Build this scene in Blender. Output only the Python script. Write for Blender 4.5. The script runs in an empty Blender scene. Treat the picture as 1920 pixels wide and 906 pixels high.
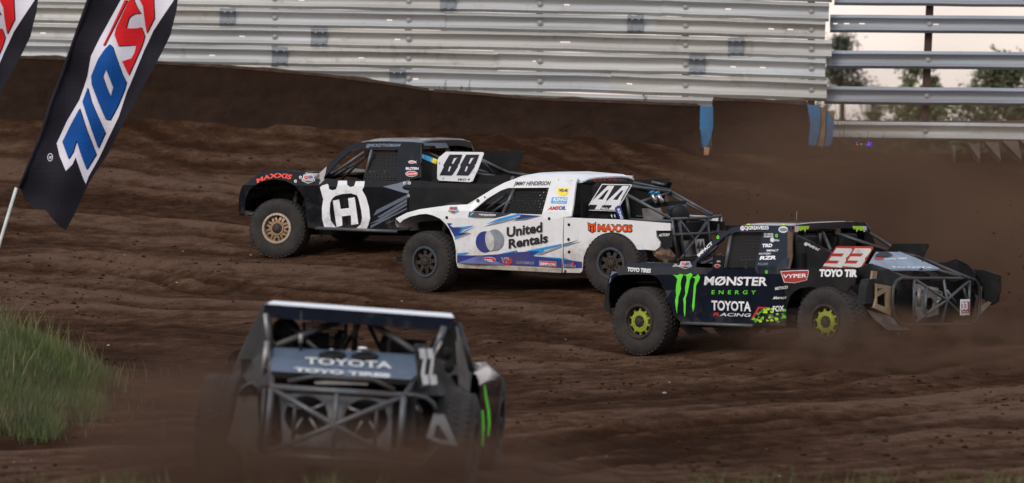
import bpy, math, random
import numpy as np
from mathutils import Vector, Matrix, noise as mnoise
from mathutils.geometry import delaunay_2d_cdt
R = math.radians
random.seed(7)
rng = np.random.default_rng(11)
scene = bpy.context.scene
COL = scene.collection

# ------------------------------------------------------------------ camera
HC = 3.35            # camera height above the near track
FPX = 9000.0         # focal length in photo pixels (1920 wide)
CX, CY, HOR = 960.0, 453.0, 235.0
PITCH = math.atan((CY - HOR) / FPX)
cam = bpy.data.cameras.new('camera')
cam.sensor_width = 36.0
cam.lens = FPX / 1920.0 * 36.0
cam.clip_start = 0.5
cam.clip_end = 6000
cam.dof.use_dof = True
cam.dof.focus_distance = 67.0
cam.dof.aperture_fstop = 2.2
camo = bpy.data.objects.new('camera', cam)
COL.objects.link(camo)
camo.location = (0, 0, HC)
camo.rotation_euler = (math.pi / 2 - PITCH, 0, 0)
scene.camera = camo

# ------------------------------------------------------------------ world, sun, exposure
SUN_EL, SUN_AZ = R(38), R(215)     # azimuth measured clockwise from +Y
world = bpy.data.worlds.new('World')
scene.world = world
world.use_nodes = True
wn, wl = world.node_tree.nodes, world.node_tree.links
wn.clear()
w_out = wn.new('ShaderNodeOutputWorld')
w_bg = wn.new('ShaderNodeBackground')
sky = wn.new('ShaderNodeTexSky')
sky.sky_type = 'NISHITA'
sky.sun_disc = False
sky.sun_elevation = SUN_EL
sky.sun_rotation = SUN_AZ
sky.dust_density = 2.0
w_tc = wn.new('ShaderNodeTexCoord')
w_map = wn.new('ShaderNodeMapping')
w_map.inputs['Scale'].default_value = (1, 1, 5)
w_nz = wn.new('ShaderNodeTexNoise')
w_nz.inputs['Scale'].default_value = 9
w_nz.inputs['Detail'].default_value = 5
w_rmp = wn.new('ShaderNodeMapRange')
w_rmp.inputs['From Min'].default_value = 0.3
w_rmp.inputs['From Max'].default_value = 0.62
w_rmp.inputs['To Min'].default_value = 0.55
w_rmp.inputs['To Max'].default_value = 0.97
w_mix = wn.new('ShaderNodeMix')
w_mix.data_type = 'RGBA'
w_sep = wn.new('ShaderNodeSeparateXYZ')
w_el = wn.new('ShaderNodeMapRange')
w_el.inputs['From Max'].default_value = 0.45
w_cl = wn.new('ShaderNodeMix')                     # thin evening cloud: pinkish near the horizon, cooler overhead
w_cl.data_type = 'RGBA'
w_cl.inputs['A'].default_value = (13.4, 11.4, 10.3, 1)
w_cl.inputs['B'].default_value = (7.4, 8.2, 9.8, 1)
wl.new(w_tc.outputs['Generated'], w_sep.inputs['Vector'])
wl.new(w_sep.outputs['Z'], w_el.inputs['Value'])
wl.new(w_el.outputs['Result'], w_cl.inputs['Factor'])
wl.new(w_cl.outputs['Result'], w_mix.inputs['B'])
wl.new(w_tc.outputs['Generated'], w_map.inputs['Vector'])
wl.new(w_map.outputs['Vector'], w_nz.inputs['Vector'])
wl.new(w_nz.outputs['Fac'], w_rmp.inputs['Value'])
wl.new(w_rmp.outputs['Result'], w_mix.inputs['Factor'])
wl.new(sky.outputs['Color'], w_mix.inputs['A'])
wl.new(w_mix.outputs['Result'], w_bg.inputs['Color'])
w_bg.inputs['Strength'].default_value = 0.092
wl.new(w_bg.outputs['Background'], w_out.inputs['Surface'])

sun = bpy.data.lights.new('sun', 'SUN')
sun.energy = 1.7
sun.angle = R(22)
sun.color = (1.0, 0.93, 0.85)
suno = bpy.data.objects.new('sun', sun)
COL.objects.link(suno)
sd = Vector((math.sin(SUN_AZ) * math.cos(SUN_EL), math.cos(SUN_AZ) * math.cos(SUN_EL), math.sin(SUN_EL)))
suno.rotation_euler = sd.to_track_quat('Z', 'Y').to_euler()
suno.location = (0, 30, 40)

scene.view_settings.view_transform = 'Standard'
scene.view_settings.look = 'None'
scene.view_settings.exposure = 0.0
scene.view_settings.gamma = 1.0
scene.view_settings.use_curve_mapping = False
scene.cycles.use_denoising = True
scene.cycles.max_bounces = 8
scene.cycles.volume_bounces = 1
scene.cycles.transparent_max_bounces = 12

# ------------------------------------------------------------------ photo geometry helpers
CR = Matrix.Rotation(math.pi / 2 - PITCH, 3, 'X')
CAMP = Vector((0, 0, HC))
def ray(px, py):
    return CR @ Vector(((px - CX) / FPX, -(py - CY) / FPX, -1.0))
def P(px, py, d):
    r = ray(px, py)
    return CAMP + r * (d / r.y)
def pz(py, d):
    return P(CX, py, d).z

# ------------------------------------------------------------------ materials
MATS = {}
DIRT = (0.085, 0.050, 0.031)
def mat(name, col, rough=0.5, metal=0.0, var=0.18, scale=6.0, dirt=0.0, dirt_scale=2.2, bump=0.0, bscale=40.0, coat=0.0, spec=0.5, stretch=None, dirtcol=DIRT, mud=0.0):
    if name in MATS: return MATS[name]
    m = bpy.data.materials.new(name)
    m.use_nodes = True
    nt = m.node_tree; n, l = nt.nodes, nt.links
    b = n['Principled BSDF']
    b.inputs['Roughness'].default_value = rough
    b.inputs['Metallic'].default_value = metal
    b.inputs['Specular IOR Level'].default_value = spec
    if coat: b.inputs['Coat Weight'].default_value = coat; b.inputs['Coat Roughness'].default_value = 0.12
    tc = n.new('ShaderNodeTexCoord')
    vec = tc.outputs['Object']
    if stretch:
        mp = n.new('ShaderNodeMapping'); mp.inputs['Scale'].default_value = stretch
        l.new(vec, mp.inputs['Vector']); vec = mp.outputs['Vector']
    nz = n.new('ShaderNodeTexNoise'); nz.inputs['Scale'].default_value = scale; nz.inputs['Detail'].default_value = 6
    l.new(vec, nz.inputs['Vector'])
    mr = n.new('ShaderNodeMapRange'); mr.inputs['From Min'].default_value = 0.3; mr.inputs['From Max'].default_value = 0.7
    mr.inputs['To Min'].default_value = 1 - var; mr.inputs['To Max'].default_value = 1 + var
    l.new(nz.outputs['Fac'], mr.inputs['Value'])
    mx = n.new('ShaderNodeMix'); mx.data_type = 'RGBA'; mx.blend_type = 'MULTIPLY'
    mx.inputs['Factor'].default_value = 1
    mx.inputs['A'].default_value = (*col, 1)
    l.new(mr.outputs['Result'], mx.inputs['B'])
    out = mx.outputs['Result']
    if dirt > 0:
        dn = n.new('ShaderNodeTexNoise'); dn.inputs['Scale'].default_value = dirt_scale; dn.inputs['Detail'].default_value = 9
        dn.inputs['Roughness'].default_value = 0.72
        l.new(tc.outputs['Object'], dn.inputs['Vector'])
        dr = n.new('ShaderNodeMapRange')
        dr.inputs['From Min'].default_value = 0.66 - dirt * 0.42; dr.inputs['From Max'].default_value = 0.82 - dirt * 0.30
        dr.inputs['To Max'].default_value = min(0.95, 0.45 + dirt * 0.5)
        val = dn.outputs['Fac']
        if mud:            # spray thrown up from the wheels sticks thickest along the sills
            sx = n.new('ShaderNodeSeparateXYZ'); l.new(tc.outputs['Object'], sx.inputs[0])
            mz = n.new('ShaderNodeMapRange'); mz.inputs['From Min'].default_value = 0.98; mz.inputs['From Max'].default_value = 0.42; mz.inputs['To Max'].default_value = mud
            l.new(sx.outputs['Z'], mz.inputs['Value'])
            ma = n.new('ShaderNodeMath'); ma.operation = 'ADD'; l.new(val, ma.inputs[0]); l.new(mz.outputs['Result'], ma.inputs[1]); val = ma.outputs[0]
        l.new(val, dr.inputs['Value'])
        dx = n.new('ShaderNodeMix'); dx.data_type = 'RGBA'
        dx.inputs['B'].default_value = (*dirtcol, 1)
        l.new(dr.outputs['Result'], dx.inputs['Factor']); l.new(out, dx.inputs['A'])
        out = dx.outputs['Result']
        rr = n.new('ShaderNodeMix'); rr.data_type = 'FLOAT'
        rr.inputs['A'].default_value = rough; rr.inputs['B'].default_value = 0.92
        l.new(dr.outputs['Result'], rr.inputs['Factor']); l.new(rr.outputs['Result'], b.inputs['Roughness'])
        if metal > 0:
            ms = n.new('ShaderNodeMath'); ms.operation = 'MULTIPLY_ADD'
            ms.inputs[1].default_value = -metal; ms.inputs[2].default_value = metal
            l.new(dr.outputs['Result'], ms.inputs[0]); l.new(ms.outputs[0], b.inputs['Metallic'])
    l.new(out, b.inputs['Base Color'])
    if bump:
        bn = n.new('ShaderNodeTexNoise'); bn.inputs['Scale'].default_value = bscale; bn.inputs['Detail'].default_value = 5
        l.new(vec, bn.inputs['Vector'])
        bp = n.new('ShaderNodeBump'); bp.inputs['Strength'].default_value = bump; bp.inputs['Distance'].default_value = 0.02
        l.new(bn.outputs['Fac'], bp.inputs['Height']); l.new(bp.outputs['Normal'], b.inputs['Normal'])
    MATS[name] = m
    return m

def C(r, g, b):      # sRGB 0-255 to linear
    f = lambda c: (c / 255 / 12.92) if c <= 10 else ((c / 255 + 0.055) / 1.055) ** 2.4
    return (f(r), f(g), f(b))

PAINT = dict(
    black=mat('gloss_black_paint', (0.0085, 0.0095, 0.013), 0.10, var=0.25, dirt=0.22, dirt_scale=2.6, spec=0.32, mud=0.16, dirtcol=(0.03, 0.021, 0.016)),
    navy=mat('gloss_navy_black_paint', (0.008, 0.0115, 0.021), 0.08, var=0.2, dirt=0.18, dirt_scale=2.6, spec=0.4, mud=0.14, dirtcol=(0.03, 0.021, 0.016)),
    white=mat('white_paint', (0.80, 0.80, 0.80), 0.32, var=0.04, dirt=0.19, dirt_scale=2.6, mud=0.22, coat=0.3, dirtcol=(0.30, 0.21, 0.14)),
    flat=mat('black_plastic', (0.0095, 0.0095, 0.0105), 0.55, var=0.3, dirt=0.30, dirt_scale=3.0, spec=0.25, dirtcol=(0.035, 0.025, 0.018)),
    dark=mat('shade_black_chassis_metal', (0.010, 0.009, 0.008), 0.8, var=0.3, dirt=0.2, spec=0.2),  # chassis metal; near-black also stands in for shade in wheel wells and cab
    tube=mat('grey_powder_coated_tube', (0.10, 0.11, 0.12), 0.38, metal=0.35, var=0.2, dirt=0.5, dirt_scale=5),
    tubed=mat('dusty_dark_tube', (0.035, 0.037, 0.04), 0.42, metal=0.2, var=0.2, dirt=0.45, dirt_scale=5),
    tyre=mat('dusty_tyre_rubber', (0.021, 0.019, 0.018), 0.85, var=0.3, scale=9, dirt=0.5, dirt_scale=5, bump=0.25, bscale=25, dirtcol=(0.052, 0.036, 0.027)),
    bronze=mat('bronze_alloy', (0.30, 0.20, 0.12), 0.38, metal=0.55, dirt=0.25, dirt_scale=7),
    bronze_pale=mat('pale_bronze_beadlock', (0.42, 0.34, 0.27), 0.4, metal=0.4, dirt=0.2, dirt_scale=7),
    blue_ring=mat('blue_beadlock', (0.035, 0.065, 0.095), 0.5, metal=0.2, dirt=0.6, dirt_scale=6),
    dark_alloy=mat('dirty_dark_alloy', (0.03, 0.026, 0.023), 0.55, metal=0.3, dirt=0.55, dirt_scale=6),
    shroud22=mat('grey_fan_shroud', (0.15, 0.152, 0.16), 0.6, dirt=0.4, dirt_scale=5),
    alu22=mat('dusty_brown_plate', (0.085, 0.070, 0.058), 0.7, dirt=0.4, dirt_scale=4),
    lime=mat('lime_alloy', (0.30, 0.37, 0.03), 0.4, metal=0.1, dirt=0.42, dirt_scale=7),
    steel=mat('bare_bolt_steel', (0.38, 0.37, 0.36), 0.4, metal=0.6, dirt=0.2, dirt_scale=9),
    alu=mat('scuffed_aluminium', (0.33, 0.31, 0.29), 0.45, metal=0.5, dirt=0.45, dirt_scale=4),
    gold=mat('tan_anodised_plate', (0.34, 0.25, 0.15), 0.5, metal=0.3, dirt=0.4, dirt_scale=4),
    mud=mat('caked_mud', (0.16, 0.105, 0.07), 0.95, var=0.5, scale=14, bump=1.0, bscale=20),
    net=mat('black_webbing', (0.012, 0.012, 0.013), 0.85, var=0.2),
    seat=mat('seat_fabric', (0.018, 0.018, 0.02), 0.8, var=0.3),
    silver=mat('shock_silver', (0.5, 0.5, 0.5), 0.25, metal=0.8, dirt=0.2),
    skyblue=mat('anodised_blue', (0.03, 0.22, 0.42), 0.35, metal=0.3, dirt=0.15),
    deck22=mat('blue_grey_deck', (0.09, 0.12, 0.17), 0.4, var=0.2, dirt=0.22, coat=0.2),
    deck33=mat('pale_blue_deck', (0.24, 0.29, 0.36), 0.35, var=0.15, dirt=0.25, coat=0.2),
    yellowskid=mat('dirty_yellow_skid', (0.40, 0.25, 0.05), 0.6, dirt=0.4),
)
VIN = {}
def vin(key, rgb, dirt=0.2, rough=0.42):
    VIN[key] = mat('vinyl_' + key, C(*rgb), rough, var=0.06, dirt=dirt, dirt_scale=3.4, mud=0.10)
vin('white', (238, 238, 240)); vin('offwhite', (212, 210, 206), 0.25); vin('black', (18, 18, 22), 0.15); vin('red', (200, 34, 40))
vin('orange', (236, 84, 22)); vin('firered', (238, 70, 38)); vin('navy', (34, 52, 128)); vin('ink', (26, 28, 44)); vin('cyan', (24, 150, 224)); vin('blue', (30, 110, 200))
vin('grey', (140, 148, 158)); vin('slate', (112, 122, 138)); vin('steelgrey', (92, 100, 114)); vin('green', (98, 222, 44), 0.08); vin('lime', (180, 232, 44), 0.12)
vin('yellow', (250, 224, 50)); vin('lightblue', (60, 170, 225)); vin('camo', (96, 150, 52)); vin('camogrey', (110, 118, 112)); vin('dirtywhite', (190, 184, 180), 0.35)
vin('charcoal', (40, 42, 48), 0.1); vin('plate_red', (176, 52, 48), 0.25)

# ------------------------------------------------------------------ object helpers
def tag(o, label=None, cat=None, group=None, kind=None):
    if label: o['label'] = label
    if cat: o['category'] = cat
    if group: o['group'] = group
    if kind: o['kind'] = kind
    return o
def empty(name, loc=(0, 0, 0)):
    o = bpy.data.objects.new(name, None); COL.objects.link(o); o.location = loc; o.empty_display_size = 0.2
    return o
def mobj(name, verts, faces, material, parent=None, smooth=False, kind=None):
    me = bpy.data.meshes.new(name)
    me.from_pydata([tuple(v) for v in verts], [], [tuple(f) for f in faces])
    me.materials.append(material)
    if smooth: me.shade_smooth()
    me.update()
    o = bpy.data.objects.new(name, me); COL.objects.link(o)
    if parent is not None: o.parent = parent
    if kind: o['kind'] = kind
    return o
def share(o, name, parent=None, loc=None, rot=None, scale=None):
    c = bpy.data.objects.new(name, o.data); COL.objects.link(c)
    c.parent = parent
    if loc is not None: c.location = loc
    if rot is not None: c.rotation_euler = rot
    if scale is not None: c.scale = scale
    return c
class MB:
    def __init__(s): s.v, s.f = [], []
    def add(s, vs, fs):
        o = len(s.v); s.v += [tuple(v) for v in vs]; s.f += [tuple(i + o for i in f) for f in fs]; return s
    def box(s, x0, x1, y0, y1, z0, z1, M=None):
        vs = [Vector((x, y, z)) for x in (x0, x1) for y in (y0, y1) for z in (z0, z1)]
        if M: vs = [M @ v for v in vs]
        return s.add(vs, [(0, 1, 3, 2), (4, 6, 7, 5), (0, 4, 5, 1), (2, 3, 7, 6), (0, 2, 6, 4), (1, 5, 7, 3)])
    def tube(s, pts, r, n=8, r2=None):
        pts = [Vector(p) for p in pts]
        if r2 is None: r2 = r
        t0 = (pts[1] - pts[0]).normalized()
        up = Vector((0, 0, 1)) if abs(t0.z) < 0.9 else Vector((1, 0, 0))
        a = t0.cross(up).normalized(); vs = []
        for i, p in enumerate(pts):
            if i == 0: t = t0
            elif i == len(pts) - 1: t = (pts[-1] - pts[-2]).normalized()
            else: t = ((pts[i] - pts[i - 1]).normalized() + (pts[i + 1] - pts[i]).normalized()).normalized()
            a = (a - t * a.dot(t)).normalized(); b = t.cross(a)
            rr = r + (r2 - r) * i / (len(pts) - 1)
            for k in range(n):
                g = 2 * math.pi * k / n
                vs.append(p + (a * math.cos(g) + b * math.sin(g)) * rr)
        fs = []
        for i in range(len(pts) - 1):
            for k in range(n):
                fs.append((i * n + k, i * n + (k + 1) % n, (i + 1) * n + (k + 1) % n, (i + 1) * n + k))
        fs.append(tuple(range(n))[::-1]); fs.append(tuple((len(pts) - 1) * n + k for k in range(n)))
        return s.add(vs, fs)
    def lathe(s, prof, n=48, axis='Y', cap=False):      # prof: (radius, offset along axis)
        vs = []
        for (r, h) in prof:
            for k in range(n):
                g = 2 * math.pi * k / n
                vs.append((r * math.cos(g), h, r * math.sin(g)))
        fs = []
        for i in range(len(prof) - 1):
            for k in range(n):
                fs.append((i * n + k, (i + 1) * n + k, (i + 1) * n + (k + 1) % n, i * n + (k + 1) % n))
        if cap: fs.append(tuple(range(n))); fs.append(tuple((len(prof) - 1) * n + k for k in range(n))[::-1])
        return s.add(vs, fs)
    def obj(s, name, material, parent=None, smooth=False, kind=None):
        return mobj(name, s.v, s.f, material, parent, smooth, kind)
def tube(name, pts, r, material, parent=None, n=8):
    return MB().tube(pts, r, n).obj(name, material, parent, smooth=True)

def inside(p, poly):
    x, y = p; c = False; j = len(poly) - 1
    for i in range(len(poly)):
        xi, yi = poly[i]; xj, yj = poly[j]
        if (yi > y) != (yj > y) and x < (xj - xi) * (y - yi) / (yj - yi + 1e-12) + xi: c = not c
        j = i
    return c
def densify(poly, step):
    out = []
    for i in range(len(poly)):
        a, b = Vector(poly[i]), Vector(poly[(i + 1) % len(poly)])
        n = max(1, int((b - a).length / step))
        for k in range(n): out.append(tuple(a + (b - a) * (k / n)))
    return out
def triangulate(poly, holes=(), grid=None):
    pts, edges = [], []
    for pl in [poly] + list(holes):
        o = len(pts); pts += [Vector(p) for p in pl]
        edges += [(o + i, o + (i + 1) % len(pl)) for i in range(len(pl))]
    if grid:
        xs = [p[0] for p in poly]; ys = [p[1] for p in poly]
        x = min(xs) + grid * 0.5
        while x < max(xs):
            y = min(ys) + grid * 0.5
            while y < max(ys):
                if inside((x, y), poly) and not any(inside((x, y), h) for h in holes): pts.append(Vector((x, y)))
                y += grid
            x += grid
    r = delaunay_2d_cdt(pts, edges, [], 0, 1e-5)
    vs, fs = r[0], r[2]; keep = []
    for f in fs:
        c = ((vs[f[0]].x + vs[f[1]].x + vs[f[2]].x) / 3, (vs[f[0]].y + vs[f[1]].y + vs[f[2]].y) / 3)
        if inside(c, poly) and not any(inside(c, h) for h in holes): keep.append(tuple(f))
    return [(v.x, v.y) for v in vs], keep
def slab(vs_out, vs_in, tris):
    """closed thin solid from two vertex layers and their triangles"""
    n = len(vs_out); F = list(tris) + [tuple(i + n for i in t[::-1]) for t in tris]
    cnt = {}
    for t in tris:
        for i in range(3):
            e = (t[i], t[(i + 1) % 3]); cnt[e] = 1
    for (a, b) in list(cnt):
        if (b, a) not in cnt: F.append((b, a, a + n, b + n))
    return list(vs_out) + list(vs_in), F

# text as flat triangles in unit space: u 0..1 along the line, v 0..1 cap height
TXT = {}
def text_mesh(s, bold=0.0, spacing=1.0):
    key = (s, bold, spacing)
    if key in TXT: return TXT[key]
    cu = bpy.data.curves.new('t', 'FONT'); cu.body = s; cu.size = 1; cu.offset = bold; cu.space_character = spacing
    cu.resolution_u = 3
    o = bpy.data.objects.new('t', cu); COL.objects.link(o)
    bpy.context.view_layer.update()
    me = bpy.data.meshes.new_from_object(o.evaluated_get(bpy.context.evaluated_depsgraph_get()))
    vs = [(v.co.x, v.co.y) for v in me.vertices]; fs = [tuple(p.vertices) for p in me.polygons]
    bpy.data.objects.remove(o); bpy.data.curves.remove(cu); bpy.data.meshes.remove(me)
    x0 = min(v[0] for v in vs); x1 = max(v[0] for v in vs)
    y1 = 0.73
    TXT[key] = ([((v[0] - x0) / (x1 - x0), v[1] / y1) for v in vs], fs)
    return TXT[key]

def ell(cx, cy, rx, ry, n=20, rot=0):
    c, s = math.cos(rot), math.sin(rot)
    return [(cx + rx * math.cos(a) * c - ry * math.sin(a) * s, cy + rx * math.cos(a) * s + ry * math.sin(a) * c) for a in [2 * math.pi * k / n for k in range(n)]]

# ------------------------------------------------------------------ truck frames
def smooth(a, b, x):
    t = max(0.0, min(1.0, (x - a) / (b - a))); return t * t * (3 - 2 * t)
class Frame:
    """local frame of a truck: X forward, Y to its left, Z up, origin on the ground under the front axle"""
    def __init__(s, hub_px, d, psi, roll, pitch, hub_local):
        rot = Matrix.Rotation(math.pi - R(psi), 3, 'Z') @ Matrix.Rotation(R(pitch), 3, 'Y') @ Matrix.Rotation(R(roll), 3, 'X')
        loc = P(hub_px[0], hub_px[1], d) - rot @ Vector(hub_local)
        s.M = Matrix.Translation(loc) @ rot.to_4x4()
        s.I = s.M.inverted(); s.o = s.I @ CAMP; s.R3 = rot.transposed()
    def ray(s, px, py): return s.R3 @ ray(px, py)
    def Y(s, px, py, y):
        r = s.ray(px, py); return s.o + r * ((y - s.o.y) / r.y)
    def X(s, px, py, x):
        r = s.ray(px, py); return s.o + r * ((x - s.o.x) / r.x)
    def Z(s, px, py, z):
        r = s.ray(px, py); return s.o + r * ((z - s.o.z) / r.z)
    def F(s, px, py, fn, it=7):
        y = fn(-1.0, 0.9)
        for _ in range(it):
            p = s.Y(px, py, y); y = 0.4 * y + 0.6 * fn(p.x, p.z)
        return s.Y(px, py, y)
    def plane(s, a, b, c):
        n = (b - a).cross(c - a).normalized()
        def fn(px, py, off=0.0):
            r = s.ray(px, py); t = (a - s.o).dot(n) / r.dot(n)
            k = -1 if r.dot(n) > 0 else 1
            return s.o + r * t + n * (k * off)
        return fn
WT = 1.14      # outer face of the wheels
TRK = {}
TRK['88'] = Frame((519, 428.5), 72.3, 29, -0.6, 0, (0, WT, 0.454))
TRK['44'] = Frame((797, 491), 68.5, 29.5, -0.8, 0, (0, WT, 0.4376))
TRK['33'] = Frame((1198, 603), 61.6, 39.5, -0.5, 1.3, (0, WT, 0.445))
TRK['22'] = Frame((862, 835), 40.0, 96, 4.0, 0, (-3.1, -1.03, 0.445))
RAD = {'88': 0.454, '44': 0.4376, '33': 0.445, '22': 0.445}
REAR = {'88': Vector((-3.1, WT, 0.454)), '44': TRK['44'].Y(1145.5, 494, WT), '33': TRK['33'].Y(1547, 604, WT), '22': Vector((-3.1, WT, 0.445))}
BANK = {'88': 0.18, '44': 0.18, '33': 0.14, '22': 0.0}      # how much higher the outer wheels run on the banked turn
CONT = []
for k, f in TRK.items():
    for (x, z) in ((0, 0), (REAR[k].x, REAR[k].z - RAD[k])):
        for y in (-0.98, 0.98): CONT.append(f.M @ Vector((x, y, z + 0.02 + (BANK[k] if y < 0 else 0))))

# ------------------------------------------------------------------ ground
def vnoise(x, y, seed):
    xi = np.floor(x).astype(np.int64); yi = np.floor(y).astype(np.int64); xf = x - xi; yf = y - yi
    def h(a, b):
        n = (a * 374761393 + b * 668265263 + seed * 1442695041) & 0x7fffffff
        n = ((n ^ (n >> 13)) * 1274126177) & 0x7fffffff
        return ((n ^ (n >> 16)) & 0xffff) / 65535.0
    u = xf * xf * (3 - 2 * xf); v = yf * yf * (3 - 2 * yf)
    return (h(xi, yi) * (1 - u) + h(xi + 1, yi) * u) * (1 - v) + (h(xi, yi + 1) * (1 - u) + h(xi + 1, yi + 1) * u) * v
def fbm(x, y, seed, oct=4):
    a, s, t = 0.0, 0.5, 0.0
    for i in range(oct):
        a = a + s * vnoise(x * 2 ** i, y * 2 ** i, seed + i); t += s; s *= 0.55
    return a / t
PY = [0, 30, 40, 50, 61.6, 68.5, 72.3, 76, 79, 84.6]
PZ = [-0.2, -0.05, 0.06, 0.10, 0.386, 0.93, 1.30, 1.74, 2.14, 2.95]
def base_z(x, y):
    z = np.interp(y, PY, PZ)
    wall = np.interp(x, [-9, -3, 3.2, 9], [3.30, 3.10, 2.72, 2.86])
    k = np.clip((y - 75) / 9.6, 0, 1); k = k * k
    return z + (wall - 2.95) * k
GY_ = np.array([c.x for c in CONT]); GYY = np.array([c.y for c in CONT]); GZ_ = np.array([c.z for c in CONT])
_res = GZ_ - base_z(GY_, GYY)
_K = np.exp(-((GY_[:, None] - GY_[None]) ** 2 + (GYY[:, None] - GYY[None]) ** 2) / (2 * 1.5 ** 2))
_W = np.linalg.solve(_K + 1e-3 * np.eye(len(GY_)), _res)
def mound(x, y):
    return 0.78 * np.exp(-(((x + 6.4) / 1.25) ** 2) ** 1.6 - ((y - 54.5) / 4.2) ** 2) + 0.30 * np.exp(-((y - 36.8) / 1.9) ** 2)
def ground_smooth(x, y):
    z = base_z(x, y)
    for i in range(len(GY_)):
        z = z + _W[i] * np.exp(-((x - GY_[i]) ** 2 + (y - GYY[i]) ** 2) / (2 * 1.5 ** 2))
    return z + mound(x, y) + 0.34 * np.interp(x, [3, 5.2], [1, 0.1]) * np.clip((y - 81.3) / 3.2, 0, 1) ** 1.6 * (0.25 + 1.3 * (fbm(x * 0.55 + 5, y * 0.3, 120, 4)))
def streak(x, y):
    wa = np.clip((62 - y + 1.2 * (x + 4)) / 14, 0, 1)          # blend of two directions of travel
    w = fbm(x * 0.35, y * 0.12, 50, 3) * 1.2
    a1 = (y * 0.55 + x * 0.62 + 0.03 * x * x) + w; b1 = (x * 0.62 - y * 0.55)
    a2 = (y * 0.66 - x * 0.62) + w; b2 = (x * 0.62 + y * 0.62)
    s1 = 0.45 * fbm(a1 * 0.9, b1 * 0.12, 3, 4) + 0.55 * fbm(a1 * 3.1, b1 * 0.30, 33, 5); s2 = 0.45 * fbm(a2 * 0.9, b2 * 0.12, 23, 4) + 0.55 * fbm(a2 * 3.1, b2 * 0.30, 43, 5)
    return s1 * (1 - wa) + s2 * wa
def relief(x, y):
    s = streak(x, y)
    lump = fbm(x * 3.3, y * 2.6, 70, 4) - 0.5
    rough = np.clip((fbm(x * 0.45 + 9, y * 0.3, 81, 3) - 0.42) / 0.2, 0, 1)
    on = np.clip((y - 38) / 3, 0, 1) * np.clip((84.0 - y) / 2, 0, 1)
    return ((s - 0.5) * 0.20 + lump * (0.030 + 0.055 * rough)) * on, s
RUTS_PX = [([(150, 486), (190, 490), (240, 497), (300, 505), (360, 520), (420, 537), (500, 550), (640, 562)], 1.0), ([(60, 500), (140, 505), (220, 513), (290, 527), (400, 552)], .6), ([(40, 388), (130, 395), (220, 405), (300, 420), (400, 430), (470, 440)], .8), ([(240, 418), (330, 430), (430, 446)], .6), ([(60, 440), (200, 450), (330, 462), (450, 478)], .5),
        ([(700, 880), (900, 850), (1040, 835), (1150, 815), (1250, 805), (1400, 795), (1500, 790), (1700, 776)], 1.0), ([(860, 890), (1050, 862), (1180, 840), (1300, 820), (1450, 808), (1600, 790), (1800, 770)], 1.0), ([(1020, 805), (1180, 800), (1300, 785), (1450, 780), (1600, 768)], .7), ([(1000, 900), (1150, 876), (1300, 850), (1500, 830), (1750, 812)], .8), ([(920, 636), (1010, 640), (1130, 652), (1220, 668)], .7), ([(560, 560), (700, 575), (900, 580), (1080, 590)], .5)]
RUTS = []
for _pl, _a in RUTS_PX:
    _w = []
    for (_x, _y) in _pl:
        _lo, _hi = 34.0, 84.0
        for _ in range(40):
            _m = (_lo + _hi) / 2; _p = P(_x, _y, _m)
            if _p.z > float(ground_smooth(np.array([_p.x]), np.array([_m]))[0]): _lo = _m
            else: _hi = _m
        _w.append((P(_x, _y, _lo).x, _lo))
    RUTS.append((np.array(_w), _a))
def ruts(x, y):
    z = np.zeros_like(x); c = np.zeros_like(x)
    for w, a in RUTS:
        best = np.full(x.shape, 9.0)
        for i in range(len(w) - 1):
            dx, dy = w[i + 1] - w[i]; L2 = dx * dx + dy * dy
            t = np.clip(((x - w[i][0]) * dx + (y - w[i][1]) * dy) / L2, 0, 1)
            best = np.minimum(best, np.hypot(x - w[i][0] - t * dx, y - w[i][1] - t * dy))
        best = best + 0.10 * (fbm(x * 2.2, y * 2.2, 151, 3) - .5)
        z += a * (-0.055 * np.exp(-(best / .16) ** 2) + 0.040 * np.exp(-((best - .30) / .13) ** 2))
        c += a * (-0.55 * np.exp(-(best / .17) ** 2) + 0.30 * np.exp(-((best - .33) / .16) ** 2))
    return z, c
def ground_at(x, y):
    x = np.asarray(x, float); y = np.asarray(y, float)
    near = np.ones_like(x)
    for i in range(len(GY_)): near = near * (1 - 0.85 * np.exp(-((x - GY_[i]) ** 2 + (y - GYY[i]) ** 2) / (2 * 0.5 ** 2)))
    r, s = relief(x, y)
    rz, rc = ruts(x, y)
    return ground_smooth(x, y) + (r + rz) * near, s + 0.22 * rc
gx = np.concatenate([[-900, -300, -120, -60, -35, -22, -15], np.arange(-11.5, 11.51, 0.075), [15, 22, 35, 60, 120, 300, 900]])
gy = np.concatenate([[-300, -60, -10, 8, 18, 26, 31], np.arange(34, 84.7, 0.085), [85.0, 85.3, 86, 88, 92, 100, 120, 160, 240, 400, 800, 1800, 4000]])
XX, YY = np.meshgrid(gx, gy)
ZZ, SS = ground_at(XX, YY)
bk = YY > 84.65
ZZ = np.where(bk, np.interp(YY, [84.65, 86, 92, 4000], [2.7, 2.55, 2.35, 2.2]) + 0 * XX, ZZ)
far = np.clip((np.abs(XX) - 12) / 30, 0, 1)
ny, nx = XX.shape
idx = np.arange(nx * ny).reshape(ny, nx)
quads = np.stack([idx[:-1, :-1], idx[:-1, 1:], idx[1:, 1:], idx[1:, :-1]], -1).reshape(-1, 4)
gm = bpy.data.meshes.new('dirt_track')
gm.vertices.add(nx * ny); gm.vertices.foreach_set('co', np.stack([XX, YY, ZZ], -1).reshape(-1).astype(np.float32))
gm.loops.add(quads.size); gm.loops.foreach_set('vertex_index', quads.reshape(-1).astype(np.int32))
gm.polygons.add(len(quads)); gm.polygons.foreach_set('loop_start', (np.arange(len(quads)) * 4).astype(np.int32))
gm.polygons.foreach_set('loop_total', np.full(len(quads), 4, np.int32))
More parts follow.
